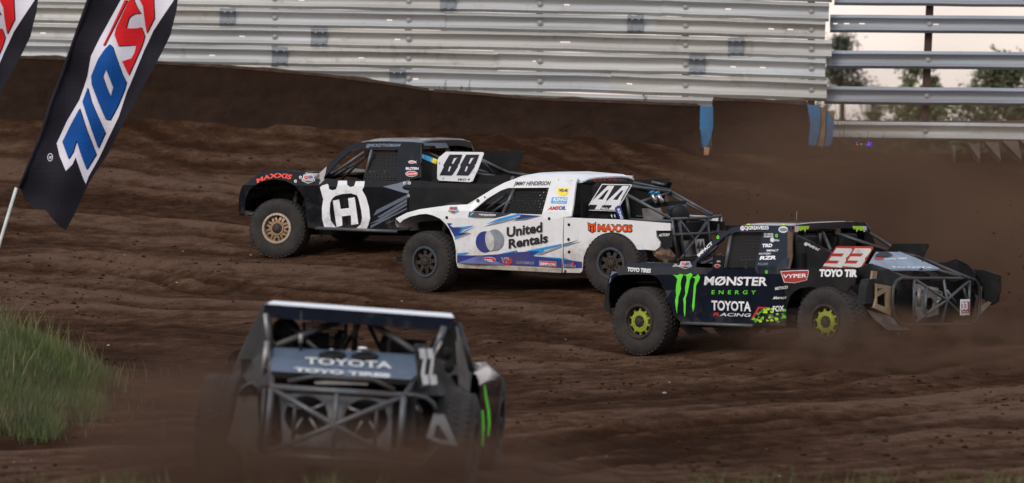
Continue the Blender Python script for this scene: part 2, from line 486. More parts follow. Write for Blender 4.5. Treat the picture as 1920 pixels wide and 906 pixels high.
gm.update(); gm.validate()
gm.shade_smooth()
moist = np.clip((SS - 0.34) / 0.34, 0, 1) * 0.75 + 0.25 * fbm(XX * 0.25, YY * 0.18, 91, 3)
lay = fbm(XX * 0.16 + 3, YY * 0.09, 97, 3)
moist = np.clip((moist - .5) * 1.15 + .5 + (lay - 0.5) * 1.2 - 0.02, 0, 1)
at = gm.attributes.new('dry', 'FLOAT', 'POINT'); at.data.foreach_set('value', moist.reshape(-1).astype(np.float32))
gmat = bpy.data.materials.new('moist_track_soil'); gmat.use_nodes = True
n, l = gmat.node_tree.nodes, gmat.node_tree.links
b = n['Principled BSDF']; b.inputs['Roughness'].default_value = 1.0; b.inputs['Specular IOR Level'].default_value = 0.02
a_ = n.new('ShaderNodeAttribute'); a_.attribute_name = 'dry'
tcg = n.new('ShaderNodeTexCoord')
nz = n.new('ShaderNodeTexNoise'); nz.inputs['Scale'].default_value = 3.2; nz.inputs['Detail'].default_value = 10; nz.inputs['Roughness'].default_value = 0.74
l.new(tcg.outputs['Object'], nz.inputs['Vector'])
mxx = n.new('ShaderNodeMath'); mxx.operation = 'MULTIPLY_ADD'; mxx.inputs[1].default_value = 2.1; mxx.inputs[2].default_value = -1.08
l.new(nz.outputs['Fac'], mxx.inputs[0])
ad = n.new('ShaderNodeMath'); ad.operation = 'ADD'; ad.use_clamp = True
l.new(a_.outputs['Fac'], ad.inputs[0]); l.new(mxx.outputs[0], ad.inputs[1])
rp = n.new('ShaderNodeValToRGB')
rp.color_ramp.elements[0].position = 0.1; rp.color_ramp.elements[0].color = (0.029, 0.0134, 0.0068, 1)
rp.color_ramp.elements[1].position = 0.95; rp.color_ramp.elements[1].color = (0.112, 0.065, 0.043, 1)
e = rp.color_ramp.elements.new(0.5); e.color = (0.060, 0.0300, 0.0170, 1)
l.new(ad.outputs[0], rp.inputs['Fac']); l.new(rp.outputs['Color'], b.inputs['Base Color'])
n2 = n.new('ShaderNodeTexNoise'); n2.inputs['Scale'].default_value = 22; n2.inputs['Detail'].default_value = 8
l.new(tcg.outputs['Object'], n2.inputs['Vector'])
bp = n.new('ShaderNodeBump'); bp.inputs['Strength'].default_value = 0.9; bp.inputs['Distance'].default_value = 0.05
l.new(n2.outputs['Fac'], bp.inputs['Height']); l.new(bp.outputs['Normal'], b.inputs['Normal'])
gm.materials.append(gmat)
go = bpy.data.objects.new('dirt_track', gm); COL.objects.link(go)
tag(go, kind='structure')

# loose clods on the track
def clods(name, count, xr, yr, smin, smax, material, seed):
    r = np.random.default_rng(seed)
    base = np.array([(0, 0, 1), (1, 0, 0.1), (0.2, 1, 0), (-1, 0.1, 0.1), (-0.1, -1, 0), (0, 0, -0.7)], float)
    tri = np.array([(0, 1, 2), (0, 2, 3), (0, 3, 4), (0, 4, 1), (5, 2, 1), (5, 3, 2), (5, 4, 3), (5, 1, 4)])
    x = r.uniform(*xr, count); y = r.uniform(*yr, count)
    keep = r.random(count) < np.clip((fbm(x * 0.45 + 9, y * 0.3, 81, 3) - 0.36) / 0.2, 0.12, 1); x, y = x[keep], y[keep]; count = len(x)
    z, s = ground_at(x, y)
    sz = smin + (smax - smin) * r.random(count) ** 6
    an = r.uniform(0, 6.28, count)
    V = base[None] * (sz[:, None, None]) * r.uniform(0.6, 1.3, (count, 6, 3)) * np.array([1.2, 1.2, 0.7])
    ca, sa = np.cos(an)[:, None], np.sin(an)[:, None]
    vx = V[..., 0] * ca - V[..., 1] * sa + x[:, None]; vy = V[..., 0] * sa + V[..., 1] * ca + y[:, None]
    vz = V[..., 2] + z[:, None] + sz[:, None] * 0.2
    vs = np.stack([vx, vy, vz], -1).reshape(-1, 3); fs = (tri[None] + (np.arange(count) * 6)[:, None, None]).reshape(-1, 3)
    return mobj(name, vs.tolist(), fs.tolist(), material, kind='stuff')
m_clod = mat('soil_clod', (0.040, 0.021, 0.012), 1.0, var=0.4, scale=3, spec=0.02)
m_peb = mat('pale_pebble', (0.34, 0.28, 0.23), 0.9, var=0.4, scale=2)
tag(clods('loose_soil', 24000, (-8.5, 9), (42, 83), 0.004, 0.036, m_clod, 5), 'dark crumbs of soil scattered over the dirt track', 'soil')
tag(clods('gravel', 130, (-8.5, 9), (44, 78), 0.010, 0.028, m_peb, 6), 'pale pebbles scattered thinly on the dirt track', 'gravel')

# ------------------------------------------------------------------ concrete barriers caked with soil
DW = 84.5
m_wall = mat('soil_caked_concrete', (0.0235, 0.0116, 0.0066), 0.97, var=0.22, scale=4.5, bump=0.6, bscale=8, spec=0.2, dirt=0.10, dirt_scale=0.5, dirtcol=(0.024, 0.012, 0.007))
m_cap = mat('dusty_concrete_cap', (0.070, 0.041, 0.027), 0.95, var=0.4, scale=6, bump=0.6, bscale=12)
m_blue = mat('faded_blue_paint', (0.035, 0.18, 0.37), 0.7, var=0.25, dirt=0.45, dirt_scale=6)
m_tan = mat('weathered_plywood', (0.32, 0.20, 0.11), 0.85, var=0.3, dirt=0.42, dirt_scale=9)
m_conc = mat('muddy_concrete', (0.10, 0.07, 0.05), 0.9, var=0.35, dirt=0.55, dirt_scale=5)
def barrier(name, tops, base_drop, label, d=DW, proud=0.0, seed=0):
    """tops: (px, py) of the top front edge; sloped front face, flat top, soil relief as geometry"""
    root = empty(name)
    px = np.array([t[0] for t in tops]); py = np.array([t[1] for t in tops])
    n = max(12, int((px[-1] - px[0]) / 7)); m = 16
    vs, fs = [], []
    for i in range(n + 1):
        q = px[0] + (px[-1] - px[0]) * i / n
        top = P(q, np.interp(q, px, py), d); x = top.x
        zt = top.z
        zb = float(ground_smooth(np.array([x]), np.array([d - 0.3]))[0]) - 0.25
        for j in range(m + 1):
            t = j / m
            z = zb + (zt - zb) * t
            y = d - proud - 0.34 * (1 - t) ** 1.7
            w = mnoise.fractal(Vector((x * 1.1 + seed, z * 1.6, 3.0)), 1.0, 2.0, 6) * 0.075
            e = math.sin(math.pi * min(1, t * 1.02))
            jag = (mnoise.noise(Vector((x * 6, seed, 0))) * 0.02 + mnoise.noise(Vector((x * 1.6, seed, 4))) * 0.035) * t ** 3
            vs.append((x, y - w * e, z + jag))
        vs.append((x, d + 0.32, zt + 0.01)); vs.append((x, d + 0.34, zb))
    w_ = m + 3
    for i in range(n):
        for j in range(w_ - 1):
            a = i * w_ + j; fs.append((a, a + w_, a + w_ + 1, a + 1))
    fs.append(tuple(range(w_))[::-1]); fs.append(tuple(n * w_ + j for j in range(w_)))
    mobj('barrier_block', vs, fs, m_wall, root, smooth=False)
    # crumbly ledge of soil lying on the top edge
    cv, cf = [], []
    for i in range(n + 1):
        q = px[0] + (px[-1] - px[0]) * (0.01 + 0.98 * i / n)
        top = P(q, np.interp(q, px, py), d)
        h = 0.035 + 0.05 * max(0, mnoise.fractal(Vector((top.x * 1.3 + seed, 5.0, 0)), 1.0, 2.0, 4))
        for (dy, dz) in ((-proud - 0.012, -0.02), (-proud - 0.02, h * 0.7), (0.08, h), (0.31, h * 0.8), (0.31, -0.02)): cv.append((top.x, d + dy, top.z + 0.004 + dz))
    for i in range(n):
        for j in range(4):
            a = i * 5 + j; cf.append((a, a + 5, a + 6, a + 1))
    cf.append((0, 1, 2, 3, 4)[::-1]); cf.append(tuple(n * 5 + j for j in range(5)))
    mobj('soil_ledge', cv, cf, m_cap, root)
    tag(root, label, 'barrier', 'concrete barriers along the outside of the turn')
    return root
barrier('concrete_barrier', [(-320, 100), (60, 109), (180, 113), (285.5, 118)], 0, 'soil caked concrete barrier behind the large feather flag at far left', seed=1)
barrier('concrete_barrier', [(285, 118), (440, 127), (600, 141), (720, 156), (808.8, 170)], 0, 'soil caked concrete barrier above the cab of the truck numbered 88', seed=4)
barrier('concrete_barrier', [(808, 170.5), (900, 177), (1000, 186), (1160, 192), (1313, 198)], 0, 'longest soil caked concrete barrier, ending at a narrow blue painted edge', seed=8)
bz = barrier('concrete_barrier', [(1337, 187.5), (1420, 189), (1514, 196)], 0, 'short soil caked concrete barrier with blue and tan striped end', proud=0.10, seed=12)
def strip(name, pts, d, material, parent=None, thick=0.05):
    v, t = triangulate(pts); a = [P(x, y, d) for x, y in v]; b2 = [p + Vector((0, thick, 0)) for p in a]
    vs, fs = slab(a, b2, t)
    return mobj(name, vs, fs, material, parent)
e1 = empty('barrier_end_board')
strip('blue_board', [(1313, 199), (1340, 200), (1339, 230), (1332, 262), (1326, 274), (1318, 278), (1310, 276), (1312, 240)], DW - 0.06, m_blue, e1, 0.2)
strip('tan_stake', [(1320, 276), (1331, 276), (1329, 290), (1323, 306), (1320, 298)], DW - 0.5, m_tan, e1, 0.05)
tag(e1, 'narrow blue board closing the gap between two barriers, tan stake below', 'board')
strip('end_stripe', [(1514, 196), (1536, 199), (1539, 215), (1536, 250), (1530, 274), (1522, 272), (1514, 275), (1520, 235)], DW - 0.26, m_blue, bz, 0.3)
strip('end_stripe', [(1537, 200), (1549, 203), (1547, 250), (1543, 276), (1531, 273), (1537, 250)], DW - 0.23, m_tan, bz, 0.28)
strip('end_stripe', [(1549, 206), (1556, 214), (1564, 230), (1561, 262), (1558, 272), (1550, 276), (1543, 274), (1548, 250)], DW - 0.20, m_blue, bz, 0.3)
strip('end_stripe', [(1552, 208), (1566, 210), (1563, 226)], DW + 0.12, m_tan, bz, 0.1)

# half buried concrete ribs at the right edge
for i, (x0, y0, w, h, lean) in enumerate([(1783, 272, 10, 24, 3), (1815, 269, 22, 32, 12), (1846, 266, 26, 34, 18), (1879, 264, 30, 36, 22), (1912, 262, 30, 40, 24)]):
    a = P(x0, y0, DW - 0.8); b_ = P(x0 + w, y0 + 1, DW - 0.8); c = P(x0 + w * 0.5 + lean, y0 + h, DW - 1.6)
    vs = [a, b_, c, a + Vector((0.02, 0.5, 0.0)), b_ + Vector((0.02, 0.5, 0)), c + Vector((0.05, 0.6, -0.2))]
    o = mobj('buried_concrete_rib', vs, [(0, 1, 2), (3, 5, 4), (0, 3, 4, 1), (1, 4, 5, 2), (2, 5, 3, 0)], m_conc)
    tag(o, ['leftmost and thinnest half buried concrete rib under the low rail', 'second half buried concrete rib from the left under the low rail', 'middle one of five half buried concrete ribs', 'second half buried concrete rib from the right picture edge', 'rightmost half buried concrete rib at the picture edge'][i], 'concrete rib', 'half buried concrete ribs')

# ------------------------------------------------------------------ W-beam guardrail fences
def rail_mat(name, col, d):
    return mat(name, col, 0.5, metal=0.25, var=0.22, scale=1.4, dirt=d, dirt_scale=2.5, stretch=(0.25, 1, 6), dirtcol=(0.16, 0.12, 0.08))
m_rail = rail_mat('weathered_galvanised_rail', (0.50, 0.49, 0.465), 0.22)
m_rails = [m_rail, rail_mat('stained_galvanised_rail', (0.48, 0.465, 0.43), 0.30), rail_mat('bluish_galvanised_rail', (0.49, 0.495, 0.49), 0.2)]
m_rail2 = rail_mat('shade_toned_galvanised_rail', (0.34, 0.36, 0.39), 0.14)  # same metal, toned darker and bluer for the way these rails face the sky
m_splice = rail_mat('dark_splice_plate', (0.24, 0.26, 0.28), 0.3)
m_post = mat('rusty_steel_post', (0.055, 0.03, 0.022), 0.85, var=0.35, dirt=0.3, dirt_scale=5)
PROF = [(-0.022, -0.5), (-0.040, -0.46), (-0.078, -0.37), (-0.084, -0.335), (-0.078, -0.30), (-0.028, -0.19), (0.0, -0.034), (0.0, 0.034), (-0.028, 0.19),
        (-0.078, 0.30), (-0.084, 0.335), (-0.078, 0.37), (-0.040, 0.46), (-0.022, 0.5)]
def rail(name, A, B, H, material, parent, slots=(), thick=0.006):
    """corrugated beam from A to B; slots: fractions along it where a bolt slot is really open"""
    A, B = Vector(A), Vector(B); L = (B - A).length; t = (B - A) / L
    up = Vector((0, 0, 1)); up = (up - t * up.dot(t)).normalized()
    cuts = [0.0]
    for s in sorted(slots): cuts += [max(0.001, s - 0.05 / L), min(0.999, s + 0.05 / L)]
    cuts += [k / 6 for k in range(1, 6)] + [1.0]
    cuts = sorted(set(cuts)); m = len(PROF); vs, fs = [], []
    for lay, off in ((0, 0.0), (1, thick)):
        for c in cuts:
            sag = 0.012 * mnoise.noise(A * 3 + Vector((c * 5, 0, 0)))
            for (y, z) in PROF: vs.append(A + t * (L * c) + up * (z * H + sag) + Vector((0, y + off, 0)))
    N = len(cuts) * m
    for i in range(len(cuts) - 1):
        mid = (cuts[i] + cuts[i + 1]) / 2
        for j in range(m - 1):
            if j == 6 and any(abs(mid - s) < 0.045 / L for s in slots): continue
            a = i * m + j
            fs.append((a, a + 1, a + m + 1, a + m)); fs.append((N + a, N + a + m, N + a + m + 1, N + a + 1))
    for j in range(m - 1):
        fs.append((j, N + j, N + j + 1, j + 1)); a = (len(cuts) - 1) * m + j; fs.append((a, a + 1, N + a + 1, N + a))
    for i in range(len(cuts) - 1):
        a = i * m; fs.append((a, a + m, N + a + m, N + a)); a = i * m + m - 1; fs.append((a, N + a, N + a + m, a + m))
    return mobj(name, vs, fs, material, parent)
DF = 86.0
fence = empty('guardrail_fence')
tag(fence, 'tall closed wall of stacked galvanised guardrails behind the barriers', 'fence')
def row_y(k, x):
    y0 = [-60, -25.5, 9.7, 44.8, 80.6, 117.5, 154.5, 191][k]
    add = [0, 0, 0, 0, 0, 1.5, 5, 8][k]
    s = 0.0178 * (x - 135) + (0.016 * max(0, x - 1190)) + add * max(0, (x - 700)) / 700
    return y0 + s
BOLT = MB().lathe([(0.001, -0.035), (0.022, -0.033), (0.022, -0.018), (0.05, -0.016), (0.05, 0.0)], 10).obj('bolt', PAINT['steel'])
BOLT_FIRST = [True]
def bolt(p, parent):
    if BOLT_FIRST[0]:
        BOLT_FIRST[0] = False; BOLT.parent = parent; BOLT.location = p; return BOLT
    return share(BOLT, 'bolt', parent, p)
posts_px = [-240, 12, 264, 515, 766, 1012, 1285, 1521]
for k in range(7):
    xs = [x for x in np.arange([60, 840, 427, 598, 525, 745, 905][k] - 404 * 4, 1700, 404) if -280 < x < 1500]
    end = [1556, 1550, 1543, 1555, 1543, 1546, 1500][k]
    xs = [-300] + xs + [end]
    for i in range(len(xs) - 1):
        a, c = xs[i], xs[i + 1]
        ya, yb = row_y(k, a), row_y(k, c); Ha = row_y(k + 1, a) - ya; Hb = row_y(k + 1, c) - yb
        H = ((Ha + Hb) / 2 * 0.985) / FPX * DF
        dd = DF + (0.012 if i % 2 else 0.0) + random.uniform(0, .008)
        A = P(a - 4, ya + Ha / 2, dd); B = P(c + 4, yb + Hb / 2, dd)
        L = (B - A).length
        sl = [((P(q, 0, DF).x - A.x) / (B.x - A.x)) for q in [random.uniform(a + 30, c - 30) for _ in range(random.choice([0, 1, 1, 2]))]]
        ro = rail('guardrail', A, B, H, random.choice(m_rails), fence, [s for s in sl if 0.05 < s < 0.95])
        for q in posts_px:
            if a + 12 < q < c - 12:
                t = (q - a) / (c - a); qy = ya + Ha / 2 + (yb + Hb / 2 - ya - Ha / 2) * t
                bolt(P(q, qy, DF - 0.004), ro)
    spl = {2: [427, 1191], 3: [598, 1380], 4: [525, 1307], 5: [745], 1: [840]}.get(k, [])
    for q in spl:
        y = row_y(k, q); Hh = row_y(k + 1, q) - y
        A = P(q - 15, y + Hh / 2, DF - 0.012); B = P(q + 15, y + Hh / 2 + 0.5, DF - 0.012)
        so = rail('splice_plate', A, B, (Hh * 0.97) / FPX * DF, m_splice, fence)
        for dz in (-0.28, 0.28):
            
            for dx in (-6, 7): bolt(P(q + dx, y + Hh * (0.5 + dz), DF - 0.10), so).scale = (.35, .5, .35)
for q in posts_px:
    x = P(q, 0, DF + 0.15).x
    MB().box(x - 0.06, x + 0.06, DF + 0.03, DF + 0.17, 2.2, 5.9).obj('post', m_post, fence)
# open fence at the right
fence2 = empty('open_guardrail_fence')
tag(fence2, 'open fence of five spaced guardrails on rusty posts at right', 'fence')
DF2 = 86.25
for k, (x0, ya, yb) in enumerate([(1564, -7, -3), (1556, 44.5, 47.5), (1549, 111.5, 114.5), (1545, 178.5, 182), (1560, 244.5, 249)]):
    L1 = 2080
    sl = {1: [0.018, 0.06, 0.115, 0.38], 2: [0.36], 3: [0.36], 0: [0.3]}.get(k, [])
    d2 = DF2 if k < 4 else DF2 - 1.0
    ro = rail('guardrail', P(x0, ya, d2), P(L1, ya + (yb - ya) * (L1 - x0) / (1920 - x0), d2), (33.5 if k < 4 else 35) / FPX * d2, m_rail2 if k < 4 else m_rail, fence2, sl)
    for q in (1745 - k * 2.6, 2040):
        bolt(P(q, ya + (yb - ya) * (q - x0) / (1920 - x0), d2 - 0.004), ro)
    for (dx, dy) in ((5, -13), (5, 0), (5, 12), (28, -13), (28, 13)):
        bo = bolt(P(x0 + dx, ya + dy * 1.0, d2 - 0.05), ro); bo.scale = (0.35, 0.6, 0.35)
for (xa, xb) in ((1747, 1733), (2042, 2028)):
    a = P(xa, -60, DF2 + 0.1); c = P(xb, 262, DF2 + 0.1); w = 0.065
    vs = []
    for p in (a, c):
        for (dx, dy) in ((-w, 0), (w, 0), (w, 0.13), (-w, 0.13)): vs.append(p + Vector((dx, dy, 0)))
    mobj('post', vs, [(0, 1, 5, 4), (1, 2, 6, 5), (2, 3, 7, 6), (3, 0, 4, 7), (0, 3, 2, 1), (4, 5, 6, 7)], m_post, fence2)
# low berm of soil behind the open fence
vs, fs = [], []
for i in range(60):
    q = 1500 + i * 12
    for (py, d) in ((262, 89.0), (226 + 3 * mnoise.noise(Vector((q * 0.02, 1, 0))), 90.5), (236, 93)):
        p = P(q, py, d); vs.append(p)
for i in range(59):
    for j in range(2): a = i * 3 + j; fs.append((a, a + 3, a + 4, a + 1))
tag(mobj('berm', vs, fs, mat('berm_soil', (0.075, 0.038, 0.026), 0.95, var=0.4, scale=3, bump=0.5), None, smooth=True), kind='structure')
# coloured lights under the low rail
def glow(name, col, s):
    m = bpy.data.materials.new(name); m.use_nodes = True
    b = m.node_tree.nodes['Principled BSDF']; b.inputs['Base Color'].default_value = (*col, 1)
    b.inputs['Emission Color'].default_value = (*col, 1); b.inputs['Emission Strength'].default_value = s
    return m
lb = empty('light_string')
tag(lb, 'small string of glowing blue, red and green lights under the low rail', 'lights')
lm = {'b': glow('blue_led', (0.12, 0.08, 1.0), 2.2), 'r': glow('red_led', (1, 0.05, 0.08), 1.6), 'g': glow('green_led', (0.05, 0.8, 0.1), 1.4)}
MB().tube([P(1601, 269, 85.6), P(1618, 266, 85.6), P(1638, 270, 85.6)], 0.012, 6).obj('cable', PAINT['flat'], lb)
for (x, y, c, r) in [(1607, 271, 'r', .018), (1615, 270.5, 'g', .018), (1606, 267, 'b', .012), (1616, 263, 'b', .014), (1622, 270, 'r', .010), (1629, 271, 'b', .03), (1629, 267, 'b', .016), (1634, 268, 'b', .012), (1625, 273, 'b', .012), (1634, 273.5, 'b', .012)]:
    p = P(x, y, 85.55)
    MB().lathe([(0.001, -r), (r * .8, -r * .6), (r, 0), (r * .8, r * .6), (0.001, r)], 8).obj('bulb', lm[c], lb).location = p

# ------------------------------------------------------------------ trees beyond the fence
m_leaf = [mat('leaf_dark', (0.085, 0.095, 0.042), 0.8, var=0.4, scale=2), mat('leaf_mid', (0.115, 0.140, 0.052), 0.8, var=0.4, scale=2), mat('leaf_pine', (0.075, 0.082, 0.055), 0.8, var=0.4, scale=2)]
m_bark = mat('bark', (0.06, 0.045, 0.035), 0.9, var=0.3)
def tree(px, top, base, d, wpx, kind, label, nleaf=1500, shape=1.0):
    r = np.random.default_rng(int(px) + 3)
    root = empty('tree')
    b0 = P(px, base, d); t0 = P(px + r.uniform(-4, 4), top, d); h = (t0 - b0).length; w = wpx / FPX * d
    b0.z -= 0.2; root.location = b0
    t_ = Vector((t0.x - b0.x, 0, t0.z - b0.z))
    mb = MB().tube([(0, 0, 0), t_ * 0.5, t_ * 0.93], 0.035 * h, 7, 0.006 * h)
    cl = []
    for i in range(26):
        f = r.uniform(0.12, 1.0)
        if kind == 2: rad = w * 0.5 * (1.02 - f) * 1.25
        else: rad = w * 0.5 * math.sin(math.pi * min(1, 0.18 + f * 0.80)) ** 0.6
        a = r.uniform(0, 6.28); q = rad * r.uniform(0.3, 1.0)
        c = t_ * f + Vector((math.cos(a) * q, math.sin(a) * q, r.uniform(-.03, .03) * h)); cl.append((c, w * r.uniform(0.10, 0.20)))
        mb.tube([t_ * (f * 0.8), t_ * (f * 0.8) * 0.4 + c * 0.6, c], 0.010 * h, 5, 0.002 * h)
    mb.obj('trunk', m_bark, root)
    V, Fc = [], []
    ls = h * 0.024
    for i in range(nleaf):
        c, s = cl[r.integers(len(cl))]
        p = Vector(r.normal(0, 1, 3)) * s * 0.55; p.z *= 0.75
        p += c
        u = Vector(r.normal(0, 1, 3)).normalized() * ls * r.uniform(.6, 1.4); v = u.cross(Vector(r.normal(0, 1, 3))).normalized() * ls * (0.3 if kind == 2 else 0.7)
        o = len(V); V += [p - u, p + v, p + u, p - v]; Fc.append((o, o + 1, o + 2, o + 3))
    mobj('crown', V, Fc, m_leaf[kind], root)
    tag(root, label, 'tree', 'trees beyond the open fence')
tree(1580, 68, 300, 190, 150, 2, 'tall thin topped tree beside the end of the closed rail wall', 3200)
tree(1640, 150, 300, 200, 90, 2, 'small dark tree just right of the thin topped tree', 2200)
tree(1700, 122, 300, 170, 130, 1, 'leafy green tree just left of the rusty post', 2900)
tree(1742, 150, 300, 175, 70, 0, 'narrow tree standing behind the rusty post', 1600)
tree(1830, 140, 300, 165, 130, 1, 'rounded tree right of the rusty post, before the largest tree', 2400)
tree(1893, 112, 300, 160, 180, 0, 'largest dark tree at the right picture edge', 4600)
tree(1985, 120, 300, 170, 120, 1, 'tree cut off by the right picture edge', 900)
tree(1500, 120, 300, 180, 100, 1, 'tree hidden behind the end of the closed rail wall', 600)

# weeds
def weed(px, py, d, h, n, label, spread=0.25, mt=None):
    r = np.random.default_rng(int(px * 7 + py)); root = empty('weed', P(px, py, d))
    S, Lf = MB(), MB()
    for i in range(n):
        a = r.uniform(-spread, spread); b2 = r.uniform(-spread, spread) * .5; hh = h * r.uniform(.5, 1)
        o = Vector((r.uniform(-.08, .08), r.uniform(-.04, .04), -.03)); tip = o + Vector((a * hh, b2 * hh, hh))
        S.tube([o, (o + tip) / 2 + Vector((a * .1, 0, 0)), tip], 0.004, 4, 0.002)
        for k in range(7):
            q = o.lerp(tip, 0.25 + 0.75 * k / 7); u = Vector((r.uniform(-1, 1), r.uniform(-1, 1), r.uniform(.1, .7))).normalized() * 0.05; v = u.cross(Vector((0, 0, 1))).normalized() * 0.012
            Lf.add([q, q + u * .5 + v, q + u, q + u * .5 - v], [(0, 1, 2, 3)])
    S.obj('stem', m_leaf[1], root); Lf.obj('leaves', mt or m_leaf[1], root, kind='stuff')
    return tag(root, label, 'weed', 'weeds along the barriers')
weed(1585, 262, 84.9, 0.75, 4, 'tall pale weed in front of the low rail beside the striped barrier end')
weed(1615, 270, 84.9, 0.35, 3, 'short weed just left of the coloured lights')
weed(1660, 275, 84.6, 0.3, 5, 'low weed clump right of the coloured lights')
weed(1700, 279, 84.5, 0.28, 5, 'low weed clump below the rusty post')
weed(870, 176, 84.9, 0.28, 4, 'dry weed on the barrier behind the white truck roof', .4)
weed(830, 172, 84.9, 0.25, 3, 'dry weed on the barrier above the 88 plate', .4)
weed(1215, 192, 84.9, 0.2, 3, 'small dry weed near the narrow blue board', .4)

# ------------------------------------------------------------------ feather flags
def flag_mat(name, rgb, var=.12):
    m = mat('fabric_' + name, C(*rgb), 0.75, var=var, scale=2.5, spec=0.2, bump=.25, bscale=5); return m
fm = dict(black=flag_mat('black', (30, 28, 36), .3), white=flag_mat('white', (226, 222, 232), .05), red=flag_mat('red', (222, 36, 42)), blue=flag_mat('blue', (16, 78, 152)), ink=flag_mat('ink', (14, 14, 18)))
DFL = 58.0
FLAG = [(345, -120), (342, -60), (334, 0), (332, 20), (320, 66), (300, 104), (285, 132), (262, 176), (240, 216), (218, 258), (200, 291), (180, 320), (165, 346), (151, 376), (139, 404), (124, 432),
        (110, 422), (98, 409), (86, 394), (72, 393), (58, 388), (46, 376), (37, 352), (46, 330), (60, 296), (75, 260), (88, 220), (100, 182), (115, 142), (130, 102), (148, 52), (167, 0), (190, -60), (215, -125), (245, -195), (280, -255), (310, -275), (335, -240), (346, -180)]
WHITE = [(106, 269), (124.5, 228), (148, 188), (164, 143), (171, 106), (188, 71), (205, 39), (226.5, 0), (262, -70), (345, -68), (339, -30), (327, 0), (311, 23), (286.6, 58), (269, 95), (258, 124), (244, 159), (238, 172), (222.5, 220), (196, 273), (183, 299), (167, 328), (160.5, 345), (155, 332), (142, 295), (136, 309), (124.6, 320.6), (112, 292)]
GL = [('blue', [(149, 203), (163, 246), (179, 289), (162, 318), (151, 288), (143, 263), (137, 284), (129, 298), (116.5, 266), (132, 234)], []),
      ('blue', [(164, 164), (172, 192), (197, 249), (183, 278), (168, 232), (154, 191)], []),
      ('blue', [(207, 83), (212, 88), (223, 120), (230, 140), (237, 154), (233, 169), (220, 200), (206.6, 225), (198.6, 224), (185, 192), (172, 159), (171, 143), (185, 111), (198, 92)], [[(200, 130), (206, 145), (213, 164), (208, 181), (200, 160), (194.6, 143)]]),
      ('red', [(256, -40), (251, 0), (256, 12), (263.6, 24.7), (253, 25.6), (245, 30), (240.7, 35), (236, 53), (255, 53), (264.5, 51), (270, 67), (265, 85), (254, 112), (241.6, 141), (230, 115), (246, 109.5), (252, 98), (255, 84), (223, 86.6), (215, 65), (217.7, 53), (242, 0), (250, -40)], []),
      ('red', [(233.6, 0), (239, 0), (197, 85), (194, 85), (205, 62)], []),
      ('red', [(262, 0), (262, -50), (287, -50), (287.5, 0), (289, 33.6), (274, 62), (270, 32), (268, 12)], [])]
def wave(x, z):
    return 0.055 * math.sin(x * 5.2 + z * 2.1) + 0.035 * math.sin(x * 9 - z * 3.3 + 1) + 0.02 * math.sin(z * 8 + x * 3)
def flag(shift_px, label):
    root = empty('feather_flag')
    base = P(-75, 712, DFL); off = Vector((shift_px[0] / FPX * DFL, 0, -shift_px[1] / FPX * DFL))
    root.location = base + off
    gz = float(ground_smooth(np.array([root.location.x]), np.array([DFL]))[0])
    def m2(px, py, o=0.0):
        p = P(px, py, DFL) - base; p.y = wave(p.x, p.z) - o; return p
    def cloth(name, poly, holes, material, o, parent, thick=0.002, grid=9):
        v, t = triangulate(densify(poly, 10), [densify(h, 8) for h in holes], grid)
        a = [m2(x, y, o) for x, y in v]; c = [m2(x, y, o - thick) for x, y in v]
        vs, fs = slab(a, c, t)
        return mobj(name, vs, fs, material, parent, smooth=False)
    sail = cloth('sail', FLAG, [], fm['black'], 0, root)
    cloth('white_panel', WHITE, [], fm['white'], 0.006, sail)
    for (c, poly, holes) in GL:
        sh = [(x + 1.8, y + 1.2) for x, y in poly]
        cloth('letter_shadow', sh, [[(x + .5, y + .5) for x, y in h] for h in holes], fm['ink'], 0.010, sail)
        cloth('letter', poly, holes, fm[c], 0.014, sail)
    cloth('trademark_ring', ell(94.5, 295, 5.2, 7.5), [ell(94.5, 295, 4, 6.2)], fm['white'], 0.008, sail, grid=None)
    uv, uf = text_mesh('R', 0.02)
    vs = [m2(98.5 - u * 3 - v * 5 + 0, 292 + u * 5.5 - v * 0.5 + 1.5, .008) for u, v in uv]
    mobj('trademark_letter', vs, uf, fm['white'], sail)
    pole = [(-75, 712), (-37, 580), (2, 447), (30, 352), (70, 250), (112, 130), (160, -5), (210, -135), (245, -208), (282, -262), (312, -280)]
    pp = [m2(x, y) for x, y in pole]; pp[0].z = gz - root.location.z - 0.1
    tube('pole', pp[:4], 0.020, mat('pale_fibreglass_pole', (0.62, 0.66, 0.62), 0.5, dirt=.2, dirt_scale=8), root, 8)
    tube('pole_sleeve', [m2(x, y, .004) for x, y in [(37, 352), (46, 330), (60, 296), (75, 260), (88, 220), (100, 182), (115, 142), (130, 102), (148, 52), (167, 0), (190, -60), (215, -125), (245, -195), (280, -255), (310, -275)]], 0.022, fm['black'], root, 8)
    tag(root, label, 'flag', 'feather flags on the infield')
    return root
flag((0, 0), 'black feather flag with blue and red lettering, seen nearly whole')
flag((-262, 2), 'second black feather flag, cut off by the left picture edge')

